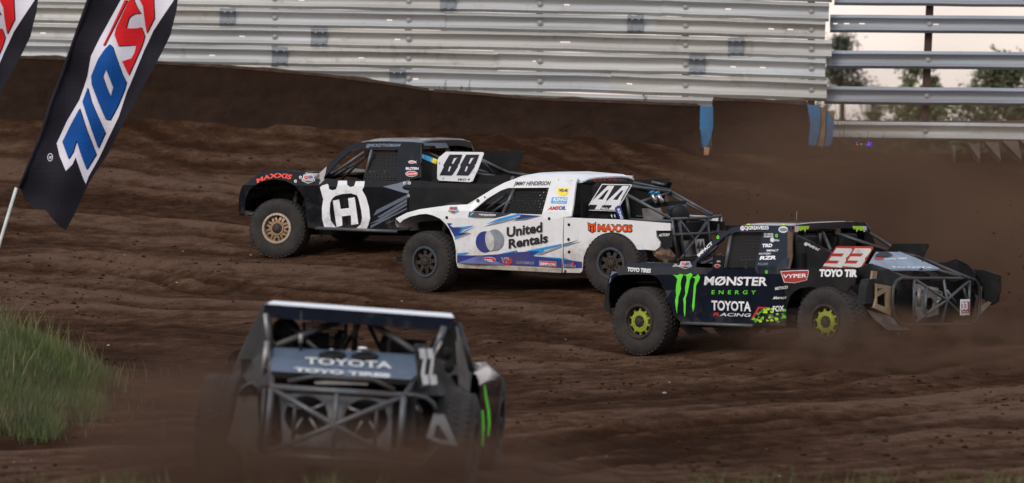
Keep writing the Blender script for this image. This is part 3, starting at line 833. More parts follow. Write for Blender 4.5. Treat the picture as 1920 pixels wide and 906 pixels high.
# ------------------------------------------------------------------ grass
def grass(name, count, pos, hmin, hmax, seed, mats, w=0.010):
    r = np.random.default_rng(seed)
    x, y = pos(r, count)
    z, _ = ground_at(x, y)
    h = r.uniform(hmin, hmax, count) * (0.35 + 1.3 * fbm(x * 1.1 + 4, y * 0.9, 131, 3)); a = r.uniform(0, 6.28, count); lean = r.normal(0, .28, (count, 2)) * h[:, None]
    wd = w * r.uniform(.6, 1.4, count)
    dx, dy = np.cos(a) * wd, np.sin(a) * wd
    b0 = np.stack([x - dx, y - dy, z - .03], -1); b1 = np.stack([x + dx, y + dy, z - .03], -1)
    m0 = np.stack([x - dx * .7 + lean[:, 0] * .4, y - dy * .7 + lean[:, 1] * .4, z + h * .55], -1); m1 = np.stack([x + dx * .7 + lean[:, 0] * .4, y + dy * .7 + lean[:, 1] * .4, z + h * .55], -1)
    t = np.stack([x + lean[:, 0], y + lean[:, 1], z + h], -1)
    V = np.stack([b0, b1, m1, m0, t], 1).reshape(-1, 3)
    i = np.arange(count) * 5
    F = [f for k in i for f in ((k, k + 1, k + 2, k + 3), (k + 3, k + 2, k + 4))]
    o = mobj(name, V.tolist(), F, mats[0], kind='stuff')
    for m in mats[1:]: o.data.materials.append(m)
    mi = np.repeat(np.clip((fbm(x * 1.3, y * 0.8, 141, 3) + r.normal(0, .16, count)) * len(mats), 0, len(mats) - 1).astype(int), 2)
    o.data.polygons.foreach_set('material_index', mi.astype(np.int32))
    return o
gms = [mat('grass_fresh', (0.072, 0.130, 0.020), 0.7, var=.3, scale=1.2), mat('grass_olive', (0.105, 0.118, 0.032), 0.75, var=.3, scale=1.5), mat('grass_deep', (0.055, 0.090, 0.024), 0.7, var=.3, scale=1.5), mat('grass_dry', (0.17, 0.135, 0.07), 0.8, var=.3)]
def pm(r, n):
    x = -8.2 + r.beta(1.15, 1.15, n) * 3.75; y = 58.5 - r.random(n) ** 0.8 * (8.9 + 1.3 * np.sin(x * 3.1) + 0.8 * np.sin(x * 7.7 + 1) + r.normal(0, .35, n))
    edge = -4.62 + 0.25 * np.sin(y * 1.7) - np.clip((y - 54), 0, 9) * 0.16 + r.normal(0, .12, n)
    return np.minimum(x, edge - (edge - x) * 0 - np.abs(r.normal(0, .15, n)) * (x > edge)), y
tag(grass('grass', 90000, pm, .05, .26, 3, gms, .0035), 'green grass growing on the mound at the left edge', 'grass')
def pe(r, n):
    return -5.6 + np.abs(r.normal(0, .55, n)), r.uniform(49.2, 59, n)
tag(grass('sparse_grass', 900, pe, .05, .20, 31, [gms[1], gms[3], gms[0]], .004), 'thin scattered grass blades around the foot of the mound', 'grass')
def pt(r, n):
    c = r.integers(0, 5, n); cx = np.array([-8.0, -7.2, -6.6, -5.9, -5.3])[c]
    return cx + r.normal(0, .25, n), 55.5 + r.normal(0, 1.1, n)
tag(grass('tall_grass', 500, pt, .4, .62, 9, [gms[1], gms[3]], .006), 'thin seed stalks standing above the mound grass', 'grass')
def pn(r, n):
    c = r.integers(0, 26, n); rr = np.random.default_rng(77); cx = rr.uniform(-4.6, 4.6, 26); cx[:9] = rr.uniform(1.6, 4.4, 9); cx[9] = -2.24; cx[10] = -2.1; cx[11] = -1.9; cy = rr.uniform(36.2, 38.4, 26)
    return cx[c] + r.normal(0, .11, n), cy[c] + r.normal(0, .12, n)
tag(grass('verge_grass', 1500, pn, .10, .36, 14, gms[:2], .006), 'blurred grass tufts along the bottom edge of the picture', 'grass')

# ------------------------------------------------------------------ wheels
def wheel_meshes(style):
    n = 60
    ty = MB().lathe([(0.212, -0.012), (0.235, 0.006), (0.30, 0.020), (0.365, 0.018), (0.405, 0.004), (0.430, -0.016), (0.439, -0.035), (0.4425, -0.10), (0.4425, -0.22), (0.439, -0.275), (0.430, -0.292), (0.405, -0.312), (0.365, -0.325), (0.30, -0.327), (0.235, -0.31), (0.212, -0.295), (0.212, -0.012)], n)
    for row, (y0, y1, ph) in enumerate([(-0.085, -0.008, 0), (-0.150, -0.100, .5), (-0.210, -0.160, 0), (-0.300, -0.225, .5)]):
        for k in range(44):
            M = Matrix.Rotation(2 * math.pi * (k + ph) / 44, 4, 'Y')
            ty.box(-0.021, 0.021, y0, y1, 0.42, 0.4445 if 0 < row < 3 else 0.4385, M)
    ring_m, spoke_m, disc_m, ns, w = dict(bronze=('bronze_pale', 'bronze', 'bronze', 8, 0.030), blue=('blue_ring', 'dark_alloy', 'dark_alloy', 8, 0.026), lime=('dark_alloy', 'lime', 'dark_alloy', 10, 0.015), dark=('dark_alloy', 'dark_alloy', 'dark_alloy', 8, 0.026))[style]
    rim = MB().lathe([(0.214, -0.30), (0.205, -0.26), (0.195, -0.10), (0.192, -0.012), (0.198, 0.004)], 40)
    rim.lathe([(0.195, -0.105), (0.001, -0.105)], 40)
    sp = MB()
    for k in range(ns):
        a = 2 * math.pi * k / ns; M = Matrix.Rotation(a, 4, 'Y')
        for sgn in ((-1, 1) if style == 'bronze' else (0,)):
            o = sgn * 0.026
            ww = w * (0.55 if style == 'bronze' else 1)
            vs = []
            for (r_, y, hw) in ((0.075, -0.02, ww * 1.25), (0.135, -0.022, ww), (0.198 if style != 'lime' else 0.172, -0.032, ww * (1.2 if style != 'lime' else .8))):
                vs += [(o - hw, y, r_), (o + hw, y, r_), (o + hw, y - 0.03, r_), (o - hw, y - 0.03, r_)]
            fs = []
            for i in range(2):
                q = i * 4
                for j in range(4): fs.append((q + j, q + (j + 1) % 4, q + 4 + (j + 1) % 4, q + 4 + j))
            fs += [(0, 3, 2, 1), (8, 9, 10, 11)]
            sp.add([M @ Vector(v) for v in vs], fs)
    sp.lathe([(0.105, -0.055), (0.105, -0.014), (0.098, -0.008), (0.078, -0.008), (0.072, -0.02), (0.072, -0.06)], 32)
    if style == 'lime': sp.lathe([(0.135, -0.055), (0.135, -0.016), (0.105, -0.012), (0.100, -0.05)], 32)
    (rim if style == 'lime' else sp).lathe([(0.196, -0.05), (0.196, -0.018), (0.186, -0.014), (0.178, -0.03), (0.178, -0.06)], 40)
    rg = MB().lathe([(0.192, -0.012), (0.192, 0.016), (0.198, 0.022), (0.224, 0.020), (0.230, 0.012), (0.230, -0.006)], 48)
    for k in range(26):
        a = 2 * math.pi * k / 26
        M = Matrix.Rotation(a, 4, 'Y') @ Matrix.Translation((0, 0.02, 0.211))
        rg.add([M @ Vector((0.0075 * math.cos(g), h, 0.0075 * math.sin(g))) for h in (0, 0.008) for g in [math.pi / 3 * i for i in range(6)]], [tuple(range(6, 12))] + [(i, (i + 1) % 6, 6 + (i + 1) % 6, 6 + i) for i in range(6)])
    hb = MB().lathe([(0.072, -0.08), (0.070, -0.004), (0.050, 0.002), (0.046, 0.022), (0.030, 0.028), (0.001, 0.028)], 20)
    for k in range(8):
        M = Matrix.Rotation(2 * math.pi * k / 8 + .2, 4, 'Y') @ Matrix.Translation((0, 0, 0.060)); hb.box(-.008, .008, -.01, .012, -.008, .008, M)
    return (rim, disc_m), (ty, 'tyre'), (sp, spoke_m), (rg, ring_m), (hb, 'dark_alloy')
def wheels(root, style, R_, rear, steer, key):
    first = None
    for i, (x, z, sgn, st) in enumerate([(0, R_, 1, steer), (rear.x, rear.z, 1, 0), (0, R_, -1, steer), (rear.x, rear.z, -1, 0)]):
        rot = (0, random.uniform(0, 1), (0 if sgn > 0 else math.pi) + R(st))
        if first is None:
            parts = wheel_meshes(style); nm = ('wheel', 'tyre', 'spokes', 'beadlock_ring', 'hub')
            w = parts[0][0].obj('wheel', PAINT[parts[0][1]], root, True)
            first = [w] + [pt[0].obj(nm[j + 1], PAINT[pt[1]], w, j in (0,)) for j, pt in enumerate(parts[1:])]
            for f_ in first:
                if f_.name.startswith('tyre'):
                    pass
        else:
            w = share(first[0], 'wheel', root)
            for f_ in first[1:]: share(f_, f_.name.split('.')[0], w)
        w.location = (x, sgn * WT, z + (BANK[key] if sgn < 0 else 0)); w.rotation_mode = 'ZXY'; w.rotation_euler = rot
        w.scale = (R_ / 0.445,) * 3

# ------------------------------------------------------------------ truck builder
class Truck:
    def __init__(s, key, name, label, yd, belt, tumble, flare=0.10, group='race trucks on the dirt track'):
        s.f = TRK[key]; s.key = key
        s.root = empty(name); s.root.matrix_world = s.f.M
        tag(s.root, label, 'truck', group)
        s.yd, s.belt, s.tumble, s.fl = yd, belt, tumble, flare
        s.xr = REAR[key].x
        s.k = 0
    def side(s, x, z):
        y = s.yd
        if z > s.belt: y -= (z - s.belt) * s.tumble
        y += s.fl * smooth(-0.78, -0.40, x) + s.fl * 0.8 * smooth(s.xr + 0.85, s.xr + 0.45, x) * (1 if z < s.belt + .1 else 0)
        if x > 0.35: y -= 0.55 * (x - 0.35) ** 2
        return y
    def pt(s, q, fn=None):
        fn = fn or s.side
        if q[0] == 'L':
            return Vector((q[1], fn(q[1], q[2]), q[2]))
        return s.f.F(q[0], q[1], fn)
    def panel(s, name, pts, material, holes=(), fn=None, thick=0.02, grid=0.10, mirror=True, parent=None, off=0.0):
        fn = fn or s.side
        loc = lambda pl: [(p.x, p.z) for p in (s.pt(q, fn) for q in pl)]
        v, t = triangulate(densify(loc(pts), 0.12), [densify(loc(h), 0.12) for h in holes], grid)
        a = [(x, fn(x, z) + off, z) for x, z in v]; b = [(x, fn(x, z) + off - thick, z) for x, z in v]
        vs, fs = slab(a, b, t)
        o = mobj(name, vs, fs, material, parent or s.root)
        if mirror:
            share(o, name, parent or s.root, scale=(1, -1, 1))
        return o
    def decal(s, name, poly, color, parent, layer=1, holes=(), fn=None, mapper=None, grid=None):
        m = VIN[color] if isinstance(color, str) else color
        v, t = triangulate(poly, holes, grid)
        off = 0.005 * layer
        vs = [mapper(x, y, off) for x, y in v] if mapper else [s.on(x, y, off, fn) for x, y in v]
        return mobj(name, vs, t, m, parent)
    def on(s, x, y, off, fn=None):
        g = fn or s.side
        return s.f.F(x, y, lambda a, b: g(a, b) + off)
    def text(s, body, p0, p1, h, color, parent, shear=0.0, bold=0.0, layer=1, fn=None, mapper=None, spacing=1.0, path=None, name='lettering', up=None):
        """p0, p1: ends of the baseline, h: cap height, all in photo pixels on the surface"""
        uv, fs = text_mesh(body, bold, spacing); off = 0.005 * layer; vs = []
        for (u, v) in uv:
            if path:
                t = u * (len(path) - 1); i = min(int(t), len(path) - 2); f_ = t - i
                bx = path[i][0] + (path[i + 1][0] - path[i][0]) * f_; by = path[i][1] + (path[i + 1][1] - path[i][1]) * f_
                tx, ty = path[i + 1][0] - path[i][0], path[i + 1][1] - path[i][1]; q = math.hypot(tx, ty)
                X, Y = bx + v * h * (shear + ty / q), by - v * h * tx / q
            else:
                bx = p0[0] + (p1[0] - p0[0]) * u; by = p0[1] + (p1[1] - p0[1]) * u
                ux, uy = up if up else (shear * h, -h)
                X, Y = bx + v * ux, by + v * uy
            vs.append(mapper(X, Y, off) if mapper else s.on(X, Y, off, fn))
        m = VIN[color] if isinstance(color, str) else color
        return mobj(name, vs, fs, m, parent)
    def hood(s, prof, material, crown=-0.02, name='hood'):
        P3 = [s.pt(q) for q in prof]; m = 10; vs, fs = [], []
        for p in P3:
            for j in range(m + 1):
                t = 1 - 2 * j / m
                vs.append((p.x + 0.10 * (1 - t * t) * smooth(0.2, 0.7, p.x), p.y * t, p.z + crown * (1 - t ** 4) - 0.003))
        for i in range(len(P3) - 1):
            for j in range(m): a = i * (m + 1) + j; fs.append((a, a + 1, a + m + 2, a + m + 1))
        n = len(vs); vs += [(x, y * .995, z - 0.015) for x, y, z in vs]; fs += [tuple(q + n for q in f[::-1]) for f in fs]
        return mobj(name, vs, fs, material, s.root, True)
    def roof(s, px, yr, thick, material, crown=0.03, name='roof'):
        P3 = [s.f.Y(q[0], q[1], yr) for q in px]; m = 8; vs = []; fs = []; nr = len(P3)
        for lay in (0, 1):
            for i, p in enumerate(P3):
                th = thick[i] if isinstance(thick, (list, tuple)) else thick
                for j in range(m + 1):
                    t = 1 - 2 * j / m
                    vs.append((p.x, yr * t, p.z + crown * (1 - t ** 4) - lay * th))
        w = m + 1; N = nr * w
        for i in range(nr - 1):
            for j in range(m):
                a = i * w + j; fs.append((a, a + w, a + w + 1, a + 1)); fs.append((N + a, N + a + 1, N + a + w + 1, N + a + w))
            a = i * w; fs.append((a, N + a, N + a + w, a + w)); a = i * w + m; fs.append((a, a + w, N + a + w, N + a))
        for j in range(m): fs.append((j, j + 1, N + j + 1, N + j)); a = (nr - 1) * w + j; fs.append((a, N + a, N + a + 1, a + 1))
        return mobj(name, vs, fs, material, s.root, False)
    def cage(s, items, r=0.024, material=None, parent=None, name='cage_tube'):
        """items: lists of local points"""
        for it in items:
            tube(name, it, r, material or PAINT['tube'], parent or s.root)
    def plate(s, poly, y, material, thick=0.012, fn=None, name='number_plate'):
        g = fn or (lambda a, b: y)
        o = s.panel(name, poly, material, fn=g, thick=thick, grid=None, mirror=False)
        back = s.panel(name, poly, PAINT['flat'], fn=g, thick=thick, grid=None, mirror=False); back.scale = (1, -1, 1)
        return o
    def net(s, quad, nu, nv, fn, wf=0.5, name='window_net', mirror=True):
        """quad corners TL,TR,BR,BL in pixels"""
        q = [s.f.F(p[0], p[1], fn) for p in quad]; mb = MB()
        L = lambda u, v: (q[0].lerp(q[1], u)).lerp(q[3].lerp(q[2], u), v)
        d = Vector((0, -0.006, 0))
        def strap(a, b, c, e):
            p = [L(*a), L(*b), L(*c), L(*e)]; mb.add(p + [x + d for x in p], [(0, 1, 2, 3), (7, 6, 5, 4), (0, 4, 5, 1), (1, 5, 6, 2), (2, 6, 7, 3), (3, 7, 4, 0)])
        for i in range(nu + 1):
            u = i / nu; h = wf / nu / 2; strap((max(0, u - h), 0), (min(1, u + h), 0), (min(1, u + h), 1), (max(0, u - h), 1))
        for j in range(nv + 1):
            v = j / nv; h = wf / nv / 2; strap((0, max(0, v - h)), (1, max(0, v - h)), (1, min(1, v + h)), (0, min(1, v + h)))
        o = mb.obj(name, PAINT['net'], s.root)
        if mirror: share(o, name, s.root, scale=(1, -1, 1))
        return o
    def guts(s, R_, zh=0.95, xcab=(-2.35, -0.75), zb=1.15, seat=1.0):
        seat_h = seat; rt, dk = s.root, PAINT['dark']; xr = s.xr; zr = REAR[s.key].z
        MB().box(xr - 0.75, 0.62, -0.42, 0.42, 0.34, 0.50).box(0.5, 0.95, -0.36, 0.36, 0.40, 0.47).obj('chassis_frame', dk, rt)
        MB().box(-0.62, 0.50, -0.47, 0.47, 0.46, zh).box(-0.70, -0.60, -0.90, 0.90, 0.46, zh + 0.05).obj('engine_bay', dk, rt)
        MB().box(xcab[0], xcab[1] + 0.05, -s.yd + 0.05, s.yd - 0.05, 0.46, 0.53).obj('cab_floor', dk, rt)
        MB().box(xcab[0] - 0.03, xcab[0], -0.80, 0.80, 0.5, zb).obj('rear_bulkhead', dk, rt)
        MB().box(xr + 0.47, xr + 0.52, -0.93, 0.93, 0.46, 1.0).box(xr - 0.40, xr + 0.45, -0.60, 0.60, 0.50, 0.98).obj('rear_tub', dk, rt)
        tube('rear_axle', [(xr, -0.86, zr), (xr, 0.86, zr)], 0.06, dk, rt)
        MB().lathe([(0.001, -0.16), (0.13, -0.12), (0.17, 0), (0.13, 0.12), (0.001, 0.16)], 14).obj('differential', dk, rt, True).location = (xr, 0, zr)
        for sg in (-1, 1):
            for (xa, za, xb, zb2) in ((0.24, 0.42, 0.02, R_ - 0.12), (-0.26, 0.42, -0.02, R_ - 0.12), (0.2, 0.66, 0.02, R_ + 0.12), (-0.2, 0.66, -0.02, R_ + 0.12)):
                tube('suspension_arm', [(xa, sg * 0.42, za), (xb, sg * 0.86, zb2)], 0.022, PAINT['tubed'], rt, 6)
            tube('axle_shaft', [(0, sg * 0.4, R_), (0, sg * 0.9, R_)], 0.03, dk, rt, 6)
            tube('trailing_link', [(xr + 1.05, sg * 0.44, 0.40), (xr + 0.05, sg * 0.72, zr - 0.06)], 0.028, PAINT['tubed'], rt, 6)
            for (x, z0) in ((0.0, R_ + 0.02), (xr + 0.14, zr + 0.02)):
                sh = tube('shock_absorber', [(x + 0.02, sg * 0.52, z0 + 0.52), (x, sg * 0.74, z0)], 0.034, PAINT['silver'], rt, 8)
                tube('shock_reservoir', [(x - 0.14, sg * 0.52, z0 + 0.46), (x - 0.12, sg * 0.58, z0 + 0.18)], 0.03, PAINT['flat'], sh, 8)
        for sg in ((1, -1)):
            seat = MB().box(-1.95, -1.45, sg * .42 - .22, sg * .42 + .22, 0.60, 0.74)
            M = Matrix.Translation((-1.98, sg * .42, 0.68)) @ Matrix.Rotation(R(-14), 4, 'Y') @ Matrix.Diagonal((1, 1, seat_h, 1))
            seat.box(-0.06, 0.06, -0.24, 0.24, 0.0, 0.62, M); seat.box(-0.06, 0.05, -0.15, 0.15, 0.62, 0.86, M); seat.box(0.0, 0.24, -0.25, -0.19, 0.5, 0.82, M); seat.box(0.0, 0.24, 0.19, 0.25, 0.5, 0.82, M)
            seat.obj('racing_seat', PAINT['seat'], rt)
            if sg == 1:
                w = MB()
                for k in range(20):
                    a0, a1 = 2 * math.pi * k / 20, 2 * math.pi * (k + 1) / 20
                    M2 = Matrix.Translation((-1.12, .42, 1.02)) @ Matrix.Rotation(R(-62), 4, 'Y')
                    w.tube([M2 @ Vector((.16 * math.cos(a0), .16 * math.sin(a0), 0)), M2 @ Vector((.16 * math.cos(a1), .16 * math.sin(a1), 0))], 0.014, 5)
                w.tube([(-1.12, .42, 1.02), (-.7, .42, .84)], .02, 6)
                w.obj('steering_wheel', PAINT['seat'], rt)
    def badge(s, cx, cy, w, h, parent, fn=None):
        q = lambda pts: [(cx + x * w, cy + y * h) for x, y in pts]
        s.decal('league_badge', q([(-.35, -.5), (.35, -.5), (.42, -.05), (.5, 0), (.48, .2), (0, .5), (-.48, .2), (-.5, 0), (-.42, -.05)]), 'offwhite', parent, 1, fn=fn)
        s.decal('badge_field', q([(-.3, -.42), (-.02, -.42), (-.02, -.08), (-.36, -.08)]), 'red', parent, 2, fn=fn)
        s.decal('badge_field', q([(.02, -.42), (.3, -.42), (.36, -.08), (.02, -.08)]), 'navy', parent, 2, fn=fn)
        s.decal('badge_band', q([(-.44, .02), (.44, .02), (.42, .16), (0, .42), (-.42, .16)]), 'black', parent, 2, fn=fn)
        s.text('OFF ROAD', (cx - .36 * w, cy + .18 * h), (cx + .36 * w, cy + .18 * h), .13 * h, 'white', parent, layer=3, fn=fn, bold=.02)
    def dots(s, pts, r, color, parent, fn=None, inner=None, name='fastener'):
        for (x, y) in pts:
            s.decal(name, ell(x, y, r * .9, r, 12), color, parent, 1, fn=fn)
            if inner: s.decal(name, ell(x, y, r * .4, r * .42, 8), inner, parent, 2, fn=fn)

# ================================================================== truck 88
t = Truck('88', 'race_truck', 'glossy black race truck numbered 88 with white crowned H on its door', 0.98, 1.13, 0.36)
T88 = t; f = t.f; pb = PAINT['black']
t.guts(0.454, 0.98); wheels(t.root, 'bronze', 0.454, REAR['88'], 12, '88')
fen = t.panel('front_fender', [(450, 360), (454.6, 348), (466.5, 338.7), (486, 325.5), (503.6, 319), (524.8, 318), (546, 320), (572.5, 323.5), (598, 325.5), (601, 338), (604, 426), (590, 429), (577, 426), (573.5, 397), (571, 372), (562, 360), (552.6, 348), (535, 339), (514, 336), (493, 340), (477, 348), (467, 358), (461, 371), (458, 392), (458, 400), (450, 401), (447, 394)], pb)
t.hood([(449, 402), (447, 394), (448, 372), (450, 360), (454.6, 348), (466.5, 338.7), (486, 325.5), (503.6, 319), (524.8, 318), (546, 320), (572.5, 323.5), (598, 325.5), (610, 324)], pb)
cab = t.panel('cab_side', [(600, 330), (598, 325.5), (625, 299), (652, 275), (668, 267.5), (686, 266.5), (740, 266), (783, 267), (789, 272.5), (787.5, 333), (768, 337), (766, 431), (742, 433), (680, 432), (604, 428)], pb,
              holes=[[(607, 334), (639, 299), (657, 284), (672, 279.5), (746, 281), (744, 339), (640, 337.5)]], thick=0.035)
sail = lambda x, z: 0.80 - 0.25 * smooth(-2.15, -2.45, x)
t.panel('bed_side', [(767, 338), (789, 338), (823, 343), (990, 347), ('L', -4.0, 1.02), ('L', -4.0, 0.72), ('L', -3.62, 0.62), ('L', -3.45, 0.76), ('L', -3.2, 0.80), ('L', -2.95, 0.78), ('L', -2.72, 0.66), ('L', -2.6, 0.50), ('L', -2.5, 0.46), (768, 433)], PAINT['flat'], fn=lambda x, z: t.side(x, z) + .08 * smooth(-2.4, -2.7, x))
t.panel('bed_cover', [(800, 300), (823, 310), (893, 328), (983, 330), (983, 352), (800, 345)], PAINT['flat'], fn=lambda x, z: .54, thick=.015)
t.panel('sail_panel', [(788, 281), (806, 288), (824, 298), (850, 316), (850, 344), (786, 340)], PAINT['flat'], fn=sail, thick=0.015)
rf = t.roof([(655, 277), (668, 270), (690, 265.5), (722, 265), (770, 266), (789, 267.5), (793, 270)], 0.735, [0.02, 0.03, 0.03, 0.03, 0.05, 0.11, 0.09], pb, .05)
rx = f.Y(793, 271, .735).x
rm = lambda px, py, off: f.X(px, py, rx - .003 - off)
t.decal('roof_stripe', [(795, 269), (803, 268), (836, 268), (842, 277), (818, 278), (814, 273), (795, 273)], 'slate', rf, 1, mapper=rm)
t.net([(692, 281), (746, 282), (744, 338), (681, 338)], 9, 9, lambda x, z: t.side(x, z) - 0.07, 0.66)
Y6 = lambda px, py: f.Y(px, py, 0.60)
for sg in (1, -1):
    S = lambda v: Vector((v.x, sg * v.y, v.z))
    for a, c, y in [((683, 338), (697, 281), .84), ((607, 338), (683, 285), .80), ((616, 337), (680, 300), .70), ((640, 337), (695, 284), .6), ((790, 281), (893, 326), .5), ((893, 326), (960, 336), .5)]:
        tube('cage_tube', [S(f.Y(*a, y)), S(f.Y(*c, y))], 0.022, PAINT['tube'], t.root)
    xr_ = f.Y(960, 334, .58)
    tube('rear_frame_tube', [S(xr_), (xr_.x, sg * .58, .55)], .024, PAINT['tube'], t.root)
    tube('rock_rail', [S(f.Y(592, 428, 1.0)), S(f.Y(745, 434.5, 1.0))], 0.026, PAINT['tube'], t.root)
    tube('helmet_mirror', [S(f.Y(650, 309, .75)), S(f.Y(648, 318, .75))], 0.02, PAINT['alu'], t.root)
xr_ = f.Y(960, 334, .58)
for a, ya, c, yc in (((900, 298), -.2, (958, 327), -.6), ((868, 281), -.7, (930, 312), -.62), ((893, 318), .1, (926, 329), -.3), ((905, 303), .2, (924, 326), -.3), ((838, 282), 0, (845, 300), .1)):
    tube('cage_tube', [f.Y(*a, ya), f.Y(*c, yc)], .022, PAINT['tube'], t.root)
for z in (xr_.z, .55): tube('rear_frame_tube', [(xr_.x, -.58, z), (xr_.x, .58, z)], .024, PAINT['tube'], t.root)
MB().box(xr_.x + .1, xr_.x + .16, -.5, .5, .6, 1.0).obj('radiator', PAINT['flat'], t.root)
MB().box(0.52, 0.80, -0.55, 0.55, 0.50, 0.66).obj('front_bumper', PAINT['flat'], t.root)
t.panel('skid_plate', [(712, 433), (736, 420), (748, 418), (748, 433)], PAINT['yellowskid'], fn=lambda x, z: 0.90, grid=None, mirror=False)
pl = t.plate([(836, 284.5), (905, 285.5), (907, 288.5), (896, 318), (886, 340), (881, 341.6), (823, 338.7), (819.6, 334.8), (820, 303), (822, 296)], 0.62, VIN['white'])
Y66 = lambda x, z: 0.62
E8 = [(843, 290), (867, 290), (861, 307), (858, 310), (859, 312), (849, 327), (846, 329.5), (824, 329), (832, 313), (831, 310), (841, 293)]
for dx in (0, 31.5):
    t.decal('digit', [(x + dx, y) for x, y in E8], 'ink', pl, 1, [[(x + dx, y) for x, y in h] for h in ([(851, 296.5), (858, 296), (854.5, 299), (850, 307), (846.5, 307)], [(842.5, 312), (846, 312), (842.5, 321.5), (839.5, 321.5)])], fn=Y66)
t.text('PRO 4', (858, 339), (880, 338.4), 4.2, 'ink', pl, .3, .02, fn=Y66)
t.dots([(824, 306), (831, 335)], 1.2, 'black', pl, fn=Y66)
# graphics
t.text('MAXXIS', 0, 0, 8.5, 'firered', fen, .25, .035, path=[(482, 343.5), (494, 338), (506, 334.5), (519.5, 333), (533, 334), (545, 336.5)])
t.badge(578, 336, 25, 17, fen)
t.dots([(563.5, 332.5), (554, 340)], 3, 'offwhite', fen, inner='steelgrey')
t.text('@MICKEYTHOMAS44', (686, 275.5), (750, 275), 5.6, 'slate', cab, .35, .03)
t.decal('sponsor_mark', ell(772, 304, 6.6, 3.2) , 'offwhite', cab, 1); t.decal('sponsor_mark', [(777, 304), (781, 301), (780, 304), (781, 307.5)], 'offwhite', cab, 1)
t.text('KPS', (768, 306), (776, 306), 3.2, 'red', cab, layer=2, bold=.02)
t.text('BILSTEIN', (761, 318.3), (784.5, 318.3), 4.8, 'white', cab, bold=.03)
t.decal('sponsor_mark', ell(771.5, 326, 11.5, 5.6), 'offwhite', cab, 1); t.decal('sponsor_mark', ell(771.5, 326, 10.3, 4.4), 'red', cab, 2); t.text('RACELINE', (763, 328), (780, 327), 3.2, 'white', cab, .3, .02, 3)
t.decal('arrow_graphic', [(718, 350), (745, 344), (768, 337.6), (766, 363), (755, 361)], 'slate', cab)
for st in ([(764.6, 364.4), (764.6, 371), (699.7, 405), (706, 394)], [(763, 373), (763, 379), (713, 408.5), (707.7, 407)], [(763, 381), (763, 385), (714, 414), (693, 420), (710, 411)], [(762.6, 390), (762.6, 392.5), (694.4, 428), (695, 423)], [(742, 412), (730, 416), (722, 421)]):
    t.decal('stripe_graphic', st, 'steelgrey', cab)
t.dots([(758, 343.5), (768, 343.5), (765.6, 367)], 2.8, 'offwhite', cab, inner='black')
LOGO = [(600, 351), (604, 348), (613.5, 345), (616, 347), (617, 354.6), (623, 357), (630, 355), (632.7, 348), (634, 339), (650.6, 339), (651, 346.7), (657, 351), (664, 349), (667, 340), (684, 340), (682.5, 350), (679, 356.5), (686.5, 370), (692, 389.6), (694, 409.5), (690.5, 422.7), (687, 430.5), (665, 429.5), (624, 426.5), (608, 426), (604, 410), (603.6, 390), (606, 374), (604, 366.6), (601, 356)]
OVAL = [(628, 368), (641, 364), (657, 362.6), (669, 366), (672, 372.4), (677, 393.6), (679, 409.5), (676, 421.4), (668, 428), (664, 429), (630, 426.5), (620, 413.7), (618, 396.5), (619, 380.6), (623, 372.6)]
HH = [(624, 376.6), (636, 374), (638.7, 392), (654.6, 390), (652.6, 372), (665, 370), (672, 420), (658.5, 422), (658, 403.8), (641, 405.8), (642, 423), (631, 426)]
t.decal('crown_emblem', LOGO, 'white', cab, 1, [OVAL]); t.decal('crown_emblem', HH, 'white', cab, 1)
t.decal('sponsor_sticker', [(790.5, 288.4), (812, 296), (809.7, 305), (788.5, 296)], 'lightblue', t.root, 4, fn=lambda x, z: sail(x, z)); t.text('BILSTEIN', (792, 295), (809, 302.5), 4, 'white', t.root, .2, .02, 5, fn=lambda x, z: sail(x, z)).name = 'sticker_lettering'
t.decal('sponsor_sticker', [(812, 296), (821, 299.7), (817.6, 308), (809.7, 305)], 'yellow', t.root, 4, fn=lambda x, z: sail(x, z))

# ================================================================== truck 44
t = Truck('44', 'race_truck', 'white race truck with blue streaks, numbered 44, beside the black 88 truck', 1.0, 1.12, 0.32)
T44 = t; f = t.f; pw = PAINT['white']
t.guts(0.4376, 0.98, zb=1.3); wheels(t.root, 'blue', 0.4376, REAR['44'], -7, '44')
ARCH = [(750, 418), (756.5, 412), (770, 406), (787, 402), (799, 401), (812, 404), (825, 410), (834.6, 419), (842.6, 429.6), (849, 444), (853, 457.4), (855, 470.7), (855, 489)]
body = t.panel('body_side', [(742, 410), (763, 399), (787, 392.5), (815, 388.5), (841, 385), (876, 383.5), (900, 369), (926, 353), (945, 343), (966, 335), (986, 332), (1030, 331), (1083, 335), (1080, 343), (1077, 364), (1071, 406), (1057, 407), (1055.3, 439), (1055.3, 485), (1053, 510.5), (950, 505), (858, 501)] + ARCH[::-1], pw,
               holes=[[(884, 396.5), (913, 373), (939.5, 357), (953, 352.5), (1029.5, 352), (1016, 402.5), (953, 400.5)]], thick=0.035)
t.hood([(744, 424), (741, 418), (742, 410), (763, 399), (787, 392.5), (815, 388.5), (841, 385), (876, 383.5), (890, 381)], pw)
bed = t.panel('bed_side', [(1058, 407.5), (1166, 412), (1257, 419), (1257, 432.5), (1230, 432.5), (1231, 445), (1238, 455), (1237, 463), (1228, 470), (1210, 468), (1196, 468.5), (1184.5, 456.5), (1172.6, 448.5), (1159, 444), (1144.8, 442.6), (1129, 444), (1113, 452.5), (1100, 467), (1094, 483), (1092.5, 504), (1091, 509.5), (1087, 512), (1055, 511), (1057, 485), (1057, 439)], pw, thick=0.03, mirror=False)
fbed = t.panel('bed_side', [(1058, 407.5), (1166, 412), (1222, 416), (1222, 440), (1150, 446), (1113, 452.5), (1100, 467), (1094, 483), (1055, 511)], pw, thick=.03, mirror=False); fbed.scale = (1, -1, 1)
